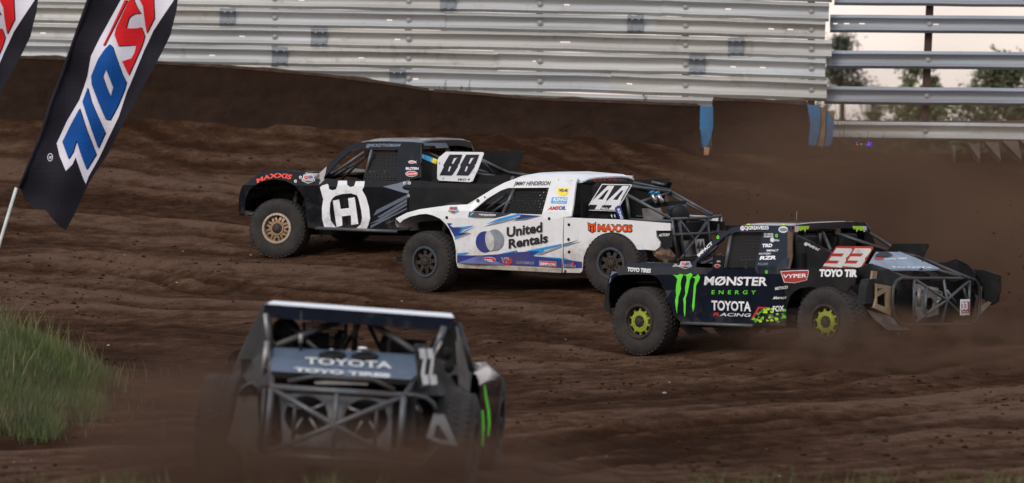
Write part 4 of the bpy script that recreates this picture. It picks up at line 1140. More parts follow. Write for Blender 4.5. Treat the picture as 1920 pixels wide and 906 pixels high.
t.panel('bed_floor_side', [(1062, 412), (1166, 416), (1254, 423), (1254, 440), (1190, 440), (1062, 440)], PAINT['dark'], fn=lambda x, z: .86, mirror=True)
t.panel('tail_panel', [(1230, 432), (1258, 432), (1258, 464), (1238, 464), (1239, 455), (1232, 445)], PAINT['flat'], off=-0.03, grid=None)
sail = lambda x, z: 0.78 - 0.23 * smooth(-2.24, -2.46, x)
t.panel('sail_panel', [(1080, 343), (1120, 341), (1188, 338.5), (1183, 350), (1150, 402), (1136, 409), (1071, 408)], PAINT['flat'], fn=sail, thick=0.012)
rf = t.roof([(930, 352), (945, 343.5), (966, 335), (986, 331.5), (1030, 331), (1083, 335.5), (1092, 340)], 0.775, [0.02, .03, .03, .03, .04, .06, .02], pw, .05)
rx = f.Y(1092, 340, .775).x
rm = lambda px, py, off: f.X(px, py, rx - .004 - off)
for (x, y) in ((1116.6, 338.5), (1125, 337.5), (1134, 337), (1143, 336.5), (1152, 336.5)):
    t.decal('roof_check', [(x - 2.3, y - 2), (x + 2.3, y - 2), (x + 2.3, y + 2), (x - 2.3, y + 2)], 'red', rf, 1, mapper=rm)
t.net([(970, 352), (1029, 352.5), (1016, 402), (948, 401)], 12, 9, lambda x, z: t.side(x, z) - 0.07, 0.66)
for (x, y, c) in ((985, 366, 'red'), (996, 360, 'offwhite'), (1003, 368, 'red'), (1000, 376, 'offwhite'), (976, 376, 'steelgrey'), (1008, 360, 'offwhite'), (990, 374, 'charcoal')):
    t.panel('harness_pad', [(x - 5, y - 3), (x + 5, y - 3), (x + 5, y + 4), (x - 5, y + 4)], VIN[c], fn=lambda a, b: .58, thick=.05, grid=None, mirror=False)
A, B_ = (962, 353), (940, 400)
for sg in (1, -1):
    S = lambda v: Vector((v.x, sg * v.y, v.z))
    tube('vent_post', [S(t.pt(A) - Vector((0, .05, 0))), S(t.pt(B_) - Vector((0, .05, 0)))], 0.026, PAINT['tube'], t.root)
    for a, c, y in [((1176, 365), (1256, 409), .6), ((1175, 369), (1181, 412), .6), ((1160, 345), (1184, 350), .5), ((1120, 350), (1176, 365), .5), ((1181, 412), (1258, 415), .62),
                    ((890, 394), (945, 350), .78), ((905, 399), (950, 365), .65), ((920, 400), (958, 375), .5)]:
        tube('cage_tube', [S(f.Y(*a, y)), S(f.Y(*c, y))], 0.022, PAINT['tube'], t.root)
for a, ya, c, yc in (((1184, 350), .6, (1258, 359.5), -.6), ((1258, 359.5), -.6, (1336, 403), -.6), ((1200, 379), .45, (1257, 360), -.6), ((1186, 342.5), .3, (1255, 357), -.6), ((1240, 348), -.6, (1258, 359.5), -.6)):
    tube('cage_tube', [f.Y(*a, ya), f.Y(*c, yc)], 0.022, PAINT['tube'], t.root)
# rear frame
q0 = f.Y(1259, 411, .60); Xr = q0.x; X_ = lambda px, py: f.X(px, py, Xr)
for pts in ([(1259, 411), (1328, 408), (1352, 405)], [(1260, 412), (1270, 492)], [(1273, 412), (1284, 492)], [(1326, 409), (1333, 486)], [(1350, 407), (1338, 486)], [(1275, 414), (1318, 474)], [(1330, 410), (1275, 488)], [(1268, 488), (1338, 484)], [(1262, 440), (1345, 437)]):
    tube('rear_frame_tube', [X_(*p) for p in pts], 0.022, PAINT['tube'], t.root)
t_pl = lambda name, pts, X, m, th=.02: (lambda vt: mobj(name, *slab([f.X(x, y, X) for x, y in vt[0]], [f.X(x, y, X) + Vector((th, 0, 0)) for x, y in vt[0]], vt[1]), m, t.root))(triangulate(pts))
t_pl('radiator_shroud', [(1268, 418), (1336, 414), (1330, 480), (1276, 486)], Xr + .10, PAINT['flat'], .05)
t_pl('fuel_cell_cover', [(1278, 452), (1318, 448), (1324, 478), (1284, 482)], Xr + .05, PAINT['alu'], .02)
fp = t_pl('rear_number_plate', [(1303, 449), (1320, 448), (1323, 474), (1308, 477)], Xr - .03, VIN['dirtywhite'], .012)
mp = lambda px, py, off: f.X(px, py, Xr - .03 - off)
t.text('44', (1307, 471), (1321, 469), 17, 'ink', fp, 0, .04, mapper=mp, up=(-2, -17), name='digits')
# things carried in the bed
lp = lambda name, pts, y, m: t.panel(name, pts, m, fn=lambda a, b: y, grid=None, mirror=False)
lp('ballast_box', [(1203, 391), (1238, 390), (1243, 411), (1207, 412)], .25, PAINT['alu'])
lp('splash_panel', [(1200, 380), (1286, 376), (1286, 383), (1200, 392)], .05, PAINT['flat'])
lp('fuel_tank_panel', [(1248, 384), (1285, 381), (1290, 409), (1255, 412)], -.10, PAINT['deck22'])
o = MB().lathe([(0.001, -.10), (.10, -.10), (.135, -.07), (.14, 0), (.135, .07), (.10, .10), (.001, .10)], 20).obj('fan_housing', PAINT['flat'], t.root, True); o.location = f.Y(1274, 402, .12); o.rotation_euler = (0, 0, .6)
for a, c in (((1222, 362), (1231, 381)), ((1232, 363), (1243, 380))):
    sh = tube('bypass_shock', [f.Y(*a, .15), f.Y(*c, .15)], 0.032, PAINT['silver'], t.root)
    tube('shock_cap', [f.Y(a[0] - 1, a[1] - 3, .15), f.Y(a[0] + .7, a[1] + 1.5, .15)], 0.042, PAINT['skyblue'], sh)
sh = tube('bypass_shock', [f.Y(1158, 388, .78), f.Y(1166, 412, .78)], 0.045, VIN['navy'], t.root)
t.text('KING', (1157, 392), (1164, 411), 5, 'white', sh, 0, .03, 14, fn=lambda a, b: .78, up=(5, -1))
for k in range(2): tube('reservoir_hose', [f.Y(1146 + k * 6, 402, .76), f.Y(1149 + k * 6, 412, .76)], .012, PAINT['silver'], t.root, 6)
mud = MB()
base = f.Y(1243, 476, .95)
mb_v, mb_f = [], []
r_ = random.Random(4)
for i in range(7):
    for j in range(10):
        a = 2 * math.pi * j / 10; th = math.pi * i / 6
        k = 0.8 + 0.45 * r_.random()
        mb_v.append(base + Vector((0.17 * k * math.cos(a) * math.sin(th), 0.10 * k * math.sin(a) * math.sin(th), 0.11 * k * math.cos(th) + 0.04 * math.cos(a))))
for i in range(6):
    for j in range(10): mb_f.append((i * 10 + j, i * 10 + (j + 1) % 10, (i + 1) * 10 + (j + 1) % 10, (i + 1) * 10 + j))
mobj('mud_caked_bumper_end', mb_v, mb_f, PAINT['mud'], t.root)
MB().box(0.50, 0.70, -0.50, 0.50, 0.50, 0.64).obj('front_bumper', PAINT['flat'], t.root)
MB().box(-2.2, -0.7, -.92, .92, .36, .44).obj('skid_plate', PAINT['alu'], t.root)
lp2 = t.panel('rocker_strip', [(860, 495), (950, 499), (1053, 504), (1053, 511.5), (950, 506.5), (860, 502.5)], mat('scuffed_cream_rocker', (0.42, 0.36, 0.30), .6, dirt=.45, dirt_scale=5), off=.012, thick=.03, grid=None)
pl = t.plate([(1128.5, 345), (1183, 346), (1184.5, 348), (1157, 395.5), (1155, 396.3), (1099, 394.6), (1098, 393)], .62, VIN['white'])
t.decal('plate_field', [(1129.5, 346.6), (1182.5, 347.6), (1155, 394.8), (1100, 393)], 'ink', pl, 1, fn=Y66)
F4 = [(1140, 348), (1152, 348.4), (1136, 376), (1138, 376), (1133, 385), (1130, 385), (1125, 393.3), (1115, 393), (1120, 384.4), (1106, 384), (1110, 377)]
for dx in (0, 27.6):
    t.decal('digit', [(x + dx, y + dx * .02) for x, y in F4], 'white', pl, 2, [[(x + dx, y + dx * .02) for x, y in [(1137.5, 357), (1141.5, 356.5), (1130, 374.5), (1121.5, 374)]]], fn=Y66)
t.text('PRO-4', (1127, 393.6), (1144, 394), 4.5, 'white', pl, .2, .03, 3, fn=Y66)
# graphics
t.text('JIMMY HENDERSON', (963, 347.8), (1030.5, 347.2), 7.6, 'ink', body, .35, .02)
t.decal('name_strip', [(880, 397.5), (884, 397), (940, 399.5), (958, 400.6), (948, 404), (928, 409), (877.5, 406.8)], 'ink', body, 1)
t.decal('strip_mark', [(882, 400), (888.5, 398.5), (888, 401), (885, 401.5), (884.5, 405.5), (881.5, 405)], 'lightblue', body, 2)
t.text('44_JIMMYHENDERSON', (890, 404.6), (929, 405.4), 4, 'white', body, .2, .03, 2)
t.decal('shield_sticker', [(1046, 352.5), (1066, 352), (1065, 361), (1062.5, 365), (1055, 367.5), (1048, 365.5), (1045, 361)], 'yellow', body, 1); t.text('WD-40', (1048, 359.6), (1064, 359.6), 5.4, 'navy', body, 0, .04, 2)
t.decal('sponsor_sticker', [(1034.8, 370), (1063.8, 370), (1062.2, 382), (1032.6, 381)], 'lightblue', body, 1); t.text('KING', (1037, 377), (1062, 377), 5.6, 'white', body, .25, .04, 2); t.text('SHOCK TECHNOLOGY', (1039, 380.4), (1059, 380.6), 1.8, 'white', body, 0, .03, 2)
t.text('AMS', (1027, 393.5), (1046, 393.2), 6.6, 'red', body, .5, .04); t.text('OIL', (1046.5, 393.2), (1060.5, 393), 6.6, 'navy', body, .3, .04)
t.dots([(1029.5, 410), (1066.6, 421.5), (1065.8, 449), (1067, 472.6), (951.6, 503.6), (1046, 508.4), (837.5, 408)], 2.9, 'black', body)
t.dots([(896, 376.5)], 3.6, 'charcoal', body); t.dots([(909, 370)], 1.8, 'charcoal', body)
t.dots([(1047, 337), (1072, 338.5)], .9, 'charcoal', body)
t.text('United', (950, 444.2), (1016.5, 434.4), 18.5, 'black', body, 0, .03, 3)
t.text('Rentals', (953.5, 465.8), (1027, 453.8), 17.5, 'black', body, 0, .03, 3)
t.decal('ring_emblem', ell(909.3, 453.6, 17.5, 20, 28), 'navy', body, 2); t.decal('ring_emblem', ell(927.5, 450, 16.8, 20, 28), 'grey', body, 3); t.decal('ring_emblem', ell(918.3, 452, 8.4, 18.8, 24, -.16), 'offwhite', body, 4)
S_ = lambda poly, c, ly=1: t.decal('streak_graphic', poly, c, body, ly)
S_([(838, 418.5), (848, 419), (843, 423), (850, 426.5), (867, 427.5), (862, 437), (879, 436), (853, 446), (848, 436), (843, 428)], 'navy')
S_([(849, 426), (870, 425), (890, 422.5), (868, 430.5), (863, 437.5), (860, 437.5), (866, 428)], 'cyan', 2); S_([(863, 438.5), (871, 432.5), (897, 424), (880, 431)], 'grey', 2); S_([(853, 446), (879, 436.5), (884, 438), (853, 450)], 'grey', 1); S_([(852, 444), (865, 440.5), (855, 446.5)], 'cyan', 2)
S_([(912, 420), (935, 410), (971, 401), (980, 402.5), (950, 411)], 'cyan'); S_([(975, 402), (1015, 405), (985, 409), (965, 412.5), (976, 405)], 'navy', 2); S_([(907, 425), (930, 416), (972, 406.5), (975, 408), (940, 418)], 'grey', 2)
S_([(957, 415), (985, 409.5), (1010, 406.5), (985, 413)], 'slate', 1)
S_([(857, 479), (900, 479), (935, 477), (966, 471), (968, 473), (985, 472), (1020, 468), (998, 480), (1053, 486), (1053, 502.5), (950, 497.5), (857, 493)], 'navy', 2)
S_([(857, 475), (880, 473), (873, 477), (857, 478)], 'cyan', 3); S_([(934, 476.5), (970, 469), (967, 476), (965, 472.5), (936, 477.5)], 'cyan', 3); S_([(984, 471), (1053, 457), (1053, 459.5), (1015, 469), (1020, 470.5), (998, 480), (1013, 471)], 'cyan', 3); S_([(1004, 480), (1022, 471), (1053, 460), (1053, 463), (1024, 474)], 'grey', 3); S_([(1007, 481), (1053, 483.5), (1053, 486), (1030, 484)], 'cyan', 3)
t.decal('streak_graphic', [(1057, 457), (1085, 450), (1070, 456), (1092, 453), (1057, 463)], 'slate', bed); t.decal('streak_graphic', [(1057, 486), (1072, 489), (1091, 491), (1091, 503), (1057, 502.5)], 'navy', bed); t.decal('streak_graphic', [(1057, 483.5), (1068, 487), (1080, 489.5), (1057, 487)], 'cyan', bed, 2)
t.decal('sponsor_mark', ell(916, 488, 14, 6.2), 'offwhite', body, 3); t.decal('sponsor_mark', ell(916, 488, 13, 5.2), 'red', body, 4); t.text('REEL', (908, 490.5), (925, 491), 4.8, 'white', body, .15, .03, 5)
t.decal('sponsor_mark', ell(951, 489.5, 10, 7.5), 'red', body, 3); t.text('VP', (940, 492), (954, 492.5), 9, 'white', body, 0, .05, 4); t.text('VP', (941, 491.5), (953, 492), 8, 'navy', body, 0, .01, 5)
t.text('CURT MFG', (866, 487.5), (888, 488.5), 4.2, 'grey', body, .2, .03, 3); t.text('MOTORSPORTS', (870, 492), (895, 493), 2.6, 'grey', body, .2, .02, 3)
t.text('GEISERBROS', (967, 494.5), (1001, 496), 5, 'grey', body, .15, .03, 3); t.decal('sponsor_mark', [(1011, 489), (1043.5, 491), (1043.5, 501), (1011, 499)], 'dirtywhite', body, 3); t.decal('sponsor_mark', [(1012, 490), (1042.5, 492), (1042.5, 500), (1012, 498)], 'red', body, 4); t.text('SIMPSON', (1013, 497), (1041.5, 498.8), 5, 'white', body, 0, .03, 5)
t.text('stilo', (1058, 500), (1080, 501.5), 7, 'grey', bed, 0, .03, 3); t.decal('sponsor_mark', [(1071, 493), (1076, 491), (1077, 498), (1073, 498)], 'red', bed, 4)
MXI = [(1101.5, 416), (1105, 418), (1110, 420), (1115, 418), (1117.5, 415.5), (1117.5, 433.5), (1110.5, 437.5), (1102.5, 432.5)]
t.decal('shield_emblem', MXI, 'black', bed, 1)
for q in ([(1102.6, 418), (1110, 421.5), (1116.6, 418), (1116.6, 421), (1110, 424.5), (1102.6, 421)], [(1102.8, 422.5), (1106, 424), (1106.5, 433), (1103.5, 431.5)], [(1108, 425), (1112, 425), (1112, 436), (1108.5, 435.5)], [(1113.5, 424), (1116.6, 422.5), (1116.6, 432.5), (1113.8, 434)]): t.decal('shield_emblem', q, 'orange', bed, 2)
t.text('MAXXIS', (1120, 433.6), (1186, 435), 13.5, 'black', bed, .03, .07, 1); t.text('MAXXIS', (1121.5, 432.6), (1184.5, 434), 11.6, 'orange', bed, .03, .035, 2)
t.text('ACTORY', (1235, 443.5), (1255.5, 442.5), 5, 'white', bed, .2, .03, -4)
t.badge(850, 394, 21, 14, body)
t.dots([(1066.6, 421.5), (1066, 449.5), (1067, 472.6), (1060, 509)], 2.9, 'black', bed)

# ================================================================== truck 33
t = Truck('33', 'race_truck', 'dark navy race truck numbered 33 with green claw marks and lime wheels', 1.0, 1.12, 0.32)
T33 = t; f = t.f; pn_ = PAINT['navy']
t.guts(0.445, 0.98, zb=1.3); wheels(t.root, 'lime', 0.445, REAR['33'], 0, '33')
ARCH = [(1142, 534), (1145, 529), (1150.5, 521), (1160, 516.4), (1179.6, 514.7), (1206, 514.7), (1226, 516.4), (1235, 523.7), (1243, 537), (1251, 558), (1262, 588), (1276, 604)]
body = t.panel('body_side', [(1138.5, 538), (1141, 524), (1146.5, 509), (1152, 504.5), (1173, 498.5), (1189, 494), (1210, 492), (1239, 492.6), (1266, 494), (1297, 495), (1315.6, 472), (1339.5, 448), (1358, 435), (1372.6, 427), (1390, 423.5), (1403, 422.5), (1481, 423.5), (1485, 436), (1477, 503), (1480, 508), (1482, 553), (1476, 572), (1475, 611), (1412, 610), (1280, 606)] + ARCH[::-1], pn_,
               holes=[[(1305, 501), (1306, 492), (1326, 473.6), (1344.8, 456), (1358, 444.5), (1368, 438.5), (1380, 435), (1431, 434.5), (1415, 503), (1355, 504)]], thick=0.035)
t.hood([(1135, 575), (1133, 572), (1137, 559.5), (1138.5, 538), (1141, 524), (1146.5, 509), (1152, 504.5), (1173, 498.5), (1189, 494), (1210, 492), (1239, 492.6), (1266, 494), (1297, 495), (1308, 493)], pn_, -.02)
t.panel('front_lip', [(1138.5, 538), (1143, 534), (1141, 560), (1146, 590), (1136, 582), (1132, 573)], PAINT['flat'], grid=None)
bed = t.panel('bed_side', [(1462, 506), (1478, 504), (1538, 503), (1609, 502), (1607, 512), (1604, 534), (1596, 536), (1590, 546), (1581, 546.5), (1571, 542), (1546, 543), (1519.5, 537.5), (1500, 541), (1490, 547), (1482, 556), (1476, 575), (1475.5, 600), (1474.5, 611), (1476, 560), (1470, 535)], PAINT['flat'], thick=0.03, off=.012)
t.panel('door_jamb', [(1477, 430), (1485, 436), (1481, 504), (1474, 504)], mat('dusty_edge_strip', (0.10, 0.06, 0.035), .9, var=.3), off=.006, grid=None, mirror=False)
sail = lambda x, z: 0.80 - 0.25 * smooth(-2.25, -2.6, x)
sp = t.panel('sail_panel', [(1484, 436), (1520, 453), (1557, 473), (1568, 480), (1560, 500), (1546, 506), (1478, 507)], PAINT['flat'], fn=sail, thick=.012)
rf = t.roof([(1358, 436), (1372, 428), (1390, 423), (1403, 422.4), (1481, 423), (1487, 424)], 0.775, [.02, .02, .03, .03, .06, .085], pn_, .03)
rx = f.Y(1487, 426, .775).x
rm = lambda px, py, off: f.X(px, py, rx - .003 - off)
for (x0, flip) in ((1488, 0), (1597, 1)):
    m_ = lambda u: x0 + (u if not flip else 31 - u)
    t.decal('roof_block', [(m_(0), 424), (m_(2.5), 424), (m_(2.5), 435.5), (m_(0), 435.5)], 'red', rf, 1, mapper=rm)
    t.decal('roof_block', [(m_(2.5), 424), (m_(10), 424), (m_(9), 435), (m_(2.5), 435)], 'offwhite', rf, 1, mapper=rm)
    t.decal('roof_block', [(m_(10), 424), (m_(30), 424), (m_(27), 431), (m_(24), 428), (m_(22), 435.5), (m_(18), 430), (m_(14), 433), (m_(9), 432)], 'lime', rf, 1, mapper=rm)
for q in (1404, 1470): tube('roof_light', [f.Y(q - 3, 421.8, .7), f.Y(q + 3, 421.8, .7)], .014, VIN['lime'], rf)
t.net([(1376, 436), (1431, 435.5), (1416, 502), (1361, 502)], 10, 11, lambda x, z: t.side(x, z) - .07, .66)
tube('antenna', [f.Y(1493, 424, .4), f.Y(1494, 396, .4)], .004, PAINT['alu'], rf, 5)
for sg in (1, -1):
    S = lambda v: Vector((v.x, sg * v.y, v.z))
    tube('vent_post', [S(t.pt((1367, 439)) - Vector((0, .05, 0))), S(t.pt((1356, 503)) - Vector((0, .05, 0)))], .026, PAINT['tube'], t.root)
    for a, c, y in [((1600, 492), (1714, 524), .52), ((1300, 500), (1345, 462), .75), ((1306, 503), (1352, 478), .5), ((1358, 446), (1344, 458), .7)]:
        tube('cage_tube', [S(f.Y(*a, y)), S(f.Y(*c, y))], .023, PAINT['tubed'], t.root)
    tube('rock_rail', [S(f.Y(1277, 606, 1.02)), S(f.Y(1412, 611, 1.02))], .022, PAINT['tube'], t.root)
for a, ya, c, yc in (((1543, 437), .2, (1558, 470), .45), ((1538, 437), .25, (1538, 462), .25), ((1566, 437), -.05, (1662, 470), -.4), ((1632, 438), -.74, (1690, 474), -.62), ((1722, 482), -.6, (1820, 523), -.55), ((1690, 474), -.62, (1722, 482), -.6)):
    tube('cage_tube', [f.Y(*a, ya), f.Y(*c, yc)], .023, PAINT['tubed'], t.root)
tube('cage_tube', [f.Y(1484, 437, .74), f.Y(1557, 474, .52), f.Y(1600, 492, .5)], .02, PAINT['tubed'], t.root)
t.panel('vent_panel', [(1337, 480), (1350, 478), (1360, 480), (1355, 504), (1335, 504)], PAINT['flat'], fn=lambda a, b: .86, grid=None)
# rear deck
a_, b_, c_ = f.Y(1664, 504.5, .55), f.Y(1764, 504.5, -.55), f.Y(1640, 472, .52)
dk = f.plane(a_, b_, c_)
v, tr = triangulate([(1629, 494), (1642, 472.5), (1688, 472.5), (1716, 483), (1765, 504.5), (1664, 505)])
deck = mobj('rear_deck', *slab([dk(x, y) for x, y in v], [dk(x, y) - Vector((0, 0, .02)) for x, y in v], tr), PAINT['deck33'], t.root)
t.decal('deck_mark', ell(1648, 485, 9, 2.6), 'red', deck, 1, mapper=dk); t.text('TOYO TIRES', (1657, 488), (1700, 486.5), 3.2, 'white', deck, .1, .03, 1, mapper=dk); t.text('TOYOTA', (1670, 502.4), (1750, 503), 2.2, 'white', deck, 0, .03, 1, mapper=dk)
o = t.decal('air_intake', [(1638, 482), (1648, 474), (1662, 473), (1674, 480), (1660, 483)], 'black', deck, 3, mapper=dk)
t.panel('rear_quarter_panel', [(1609, 502), (1632, 494), (1666, 505), (1694, 520), (1690, 545), (1640, 532), (1604, 534)], PAINT['flat'], fn=lambda x, z: .95 - .30 * smooth(-3.5, -4.3, x), thick=.015)
fb = t.panel('far_bed_side', [(1770, 504.5), (1843, 506), (1876, 517), (1876, 545), (1866, 570), (1840, 560), (1800, 530)], PAINT['flat'], fn=lambda x, z: -.98, mirror=False)
# rear frame in its own plane
Xr = f.Y(1714, 525, .555).x; X_ = lambda px, py, dx=0: f.X(px, py, Xr + dx)
rr = [(1690, 522), (1820, 523), (1829, 526), (1835, 534), (1837, 560), (1835, 590), (1829, 602), (1818, 608), (1700, 610), (1686, 606), (1677, 594), (1673, 570), (1675, 540), (1681, 527), (1690, 522)]
tube('rear_frame_tube', [X_(*p) for p in rr], .022, PAINT['tubed'], t.root)
for pts in ([(1714, 524), (1713, 608)], [(1818, 524), (1816, 604)], [(1717, 525), (1775, 563), (1814, 601)], [(1819, 525), (1775, 563), (1717, 604)], [(1769, 524), (1776, 563), (1766, 606)], [(1737, 536), (1733, 602)], [(1806, 540), (1812, 560)]):
    tube('rear_frame_tube', [X_(*p, -.01) for p in pts], .019, PAINT['tube'], t.root)
def xpl(name, pts, X, m, th=.02, holes=(), parent=None):
    v, tr = triangulate(pts, holes); return mobj(name, *slab([f.X(x, y, X) for x, y in v], [f.X(x, y, X) + Vector((th, 0, 0)) for x, y in v], tr), m, parent or t.root)
xpl('radiator_shroud', [(1690, 527), (1822, 527), (1830, 560), (1822, 600), (1700, 604), (1680, 580)], Xr + .28, PAINT['dark'], .04)
xpl('gusset_plate', [(1644, 532), (1674, 537.5), (1670.6, 592), (1637.5, 577), (1640, 574), (1644, 558)], Xr + .02, PAINT['gold'], .03, [[(1645, 541), (1655, 541), (1645, 549)], [(1645, 557), (1661, 547), (1663, 577), (1645, 570)]])
xpl('gusset_plate', [(1838, 538), (1863, 532), (1862, 565), (1836, 592)], Xr + .02, PAINT['gold'], .03, [[(1841, 545), (1852, 566), (1841, 576)]])
xpl('tail_block', [(1630, 524), (1641, 523), (1642, 568), (1622, 570), (1626, 535)], Xr + .06, PAINT['flat'], .12)
xpl('tail_block', [(1863, 528), (1876, 532), (1874, 566), (1862, 572)], Xr + .06, PAINT['flat'], .12)
xpl('reflector_strip', [(1637, 508), (1645, 509), (1643, 523), (1635, 523)], Xr + .05, PAINT['gold'], .03)
xpl('mud_flap', [(1626, 581), (1668, 593), (1708, 619), (1666, 619), (1640, 600)], Xr + .1, PAINT['alu'], .012)
fan = xpl('oil_cooler', [(1718, 532), (1760, 540), (1760, 590), (1720, 600)], Xr + .2, PAINT['alu'], .03, [ell(1725, 551, 7, 9), ell(1742, 570, 10, 12)])
tube('fuel_filler', [X_(1724, 540, .1), X_(1723, 575, .1)], .03, PAINT['alu'], t.root)
for a, c in (((1745, 541), (1766, 549)), ((1757, 568), (1768, 556)), ((1766, 549), (1760, 562)), ((1776, 545), (1792, 568))): tube('suspension_link', [X_(*a, .12), X_(*c, .12)], .014, PAINT['alu'], t.root, 6)
fp = xpl('rear_number_plate', [(1802, 561.5), (1818.5, 561), (1818, 591), (1801.5, 591.5)], Xr - .04, VIN['white'], .012)
mp = lambda px, py, off: f.X(px, py, Xr - .04 - off)
t.decal('plate_field', [(1803, 566), (1817.8, 565.5), (1817.5, 587), (1802.7, 587.5)], 'plate_red', fp, 1, mapper=mp); t.text('33', (1802.7, 580.5), (1815, 580), 13.5, 'white', fp, 0, .06, 2, mapper=mp, name='digits'); t.text('PRO 4', (1804, 586.4), (1815, 586), 3, 'white', fp, 0, .03, 2, mapper=mp)
MB().box(.50, .72, -.5, .5, .46, .62).obj('front_bumper', PAINT['flat'], t.root)
tube('bumper_hoop', [f.Y(1175, 529, .5), f.Y(1232, 529, .5)], .015, PAINT['tube'], t.root)
t.panel('skid_flap', [(1272, 608), (1310, 612), (1330, 626), (1292, 630)], PAINT['flat'], fn=lambda a, b: .85, grid=None)
pl = t.plate([(1568, 462), (1634, 462), (1637, 466), (1606, 522), (1530, 519)], .62, VIN['plate_red'])
G3 = [(1568, 465.5), (1597, 466), (1598, 470), (1590, 481), (1586, 484), (1586.5, 489), (1578, 502), (1543, 499), (1546.5, 494), (1570, 494.5), (1573.5, 489), (1554, 488.5), (1559, 481), (1578.5, 481.3), (1582.5, 475.5), (1562, 475.3)]
for dx in (0, 35.5): t.decal('digit', [(x + dx, y) for x, y in G3], 'offwhite', pl, 1, fn=Y66)
# graphics
t.text('TOYO TIRES', (1176, 508.4), (1220, 511.4), 7.2, 'white', body, .15, .05)
CL = [[(1261, 515), (1269.7, 516.4), (1275, 513.8), (1281.6, 515), (1277.6, 523.7), (1276, 533), (1277, 541), (1275, 549), (1272, 557), (1271.6, 566), (1269.7, 578), (1269.7, 589), (1267.7, 580.7), (1265.7, 564.8), (1268, 554), (1267, 545), (1267.7, 535.6), (1270, 523.7), (1265.7, 517.7)],
      [(1281.6, 515.8), (1288, 515), (1294.8, 511.8), (1298.8, 515.8), (1293.5, 525), (1292, 535.6), (1289, 550), (1285.6, 559.5), (1286.2, 566), (1285.6, 572.7), (1285, 586), (1284, 595), (1282, 584.6), (1282, 571), (1281, 560.8), (1285, 551.5), (1284.5, 543), (1285, 537), (1287.5, 525), (1287, 517.7)],
      [(1297.5, 519.7), (1304, 518.4), (1309, 514.4), (1312.7, 519.7), (1310.7, 526), (1305, 535.6), (1304, 549), (1302.8, 562), (1302, 576.7), (1299.5, 585), (1297.5, 575), (1298.8, 562), (1300, 549), (1300.8, 535.6), (1303.5, 525), (1302.8, 521.7)]]
for c in CL: t.decal('claw_emblem', c, 'green', body, 1)
t.text('MØNSTER', (1320, 534), (1438, 535.5), 16, 'white', body, .12, .03)
t.text('ENERGY', (1334, 551.5), (1417, 551.8), 7.4, 'green', body, .1, .015, spacing=2.0)
t.text('TOYOTA', (1334, 581), (1408, 583.5), 18, 'white', body, 0, .03)
t.text('R', (1337, 592), (1349, 592.5), 6, 'red', body, .5, .03); t.text('ACING', (1349, 592.5), (1406, 594), 6, 'white', body, .5, .02)
t.decal('corner_stripe', [(1407, 600), (1421.6, 575.5), (1443, 576.3), (1442, 579), (1424, 578.5), (1412, 600)], 'red', body)
rc = random.Random(9)
for i in range(46):
    x, y = rc.uniform(1414, 1472), rc.uniform(579, 609)
    if x < 1424 - (y - 578) * .5: continue
    k = rc.uniform(2, 5.5); t.decal('camouflage_patch', [(x + k * rc.uniform(.5, 1.1) * math.cos(a), y + .7 * k * rc.uniform(.5, 1.1) * math.sin(a)) for a in [i_ * .785 for i_ in range(8)]], rc.choice(['green', 'camo', 'lime', 'camogrey', 'charcoal']), body, 1 + (i % 4))
t.decal('sponsor_mark', [(1463, 508.6), (1490, 507), (1515.7, 506.6), (1516.4, 511), (1513, 525.5), (1490, 531), (1470, 529.6)], 'white', bed, 4); t.decal('sponsor_mark', [(1464.4, 509.6), (1490, 508), (1514.8, 507.8), (1515.2, 511), (1512, 524.8), (1490, 529.8), (1470.8, 528.4)], 'plate_red', bed, 5); t.text('VYPER', (1467.5, 522), (1512.5, 520), 7.2, 'white', bed, .1, .03, 6)
t.text('TOYO TIR', (1535.5, 518), (1607, 518.6), 13, 'white', bed, .1, .06, 4)
t.text('METHOD', (1453, 544), (1477, 541), 5.4, 'offwhite', body, .1, .04, 5); t.text('IMPACT', (1454, 561), (1474, 560.5), 3.8, 'offwhite', body, .3, .04, 5); t.decal('sponsor_mark', [(1449, 561), (1452, 556), (1454, 558), (1455, 555.5), (1456.5, 556), (1453, 561)], 'offwhite', body, 5)
t.text('FOX', (1449, 584.5), (1470, 583), 10.5, 'white', body, 0, .03, 6)
t.text('KC HILITES', (1433, 441), (1450, 441), 3.4, 'offwhite', body, 0, .04); t.text('GAERNE', (1432, 445), (1450, 445), 3, 'offwhite', body, 0, .04)
t.decal('sponsor_mark', ell(1448, 450, 4, 4.4), 'offwhite', body); t.text('Miller', (1452, 452.5), (1462, 452.5), 4, 'offwhite', body, .1, .02)
t.text('TRD', (1428.5, 463.5), (1448, 463), 6, 'white', body, .1, .05); t.text('IMPACT', (1437, 471.6), (1459, 471.4), 3.6, 'white', body, .3, .03); t.text('FACTORY', (1423, 477.3), (1445, 477.1), 3, 'white', body, .3, .03); t.text('RZR', (1424, 487), (1455, 486), 6.6, 'white', body, .35, .05); t.text('POLARIS', (1421, 497.5), (1440, 497), 4.6, 'slate', body, .1, .03)
t.text('@CJGREAVES33', (1388, 430.4), (1441, 430.2), 6.4, 'white', body, 0, .03)
t.decal('sponsor_mark', ell(1468.5, 430.5, 9, 6.3), 'offwhite', body); t.decal('sponsor_mark', ell(1468.5, 430.5, 7.4, 3.2), 'slate', body, 2)
t.text('IMPACT', (1310, 482), (1337, 457), 5.2, 'white', body, 0, .04, up=(-3.4, -4))
for p in ((1346, 445), (1456, 442), (1437, 510)): t.decal('fastener', ell(*p, 2.6, 3.3, 14), 'green', body, 1, [ell(*p, 1.0, 1.4, 10)])
t.badge(1285, 497.5, 24, 14, body)
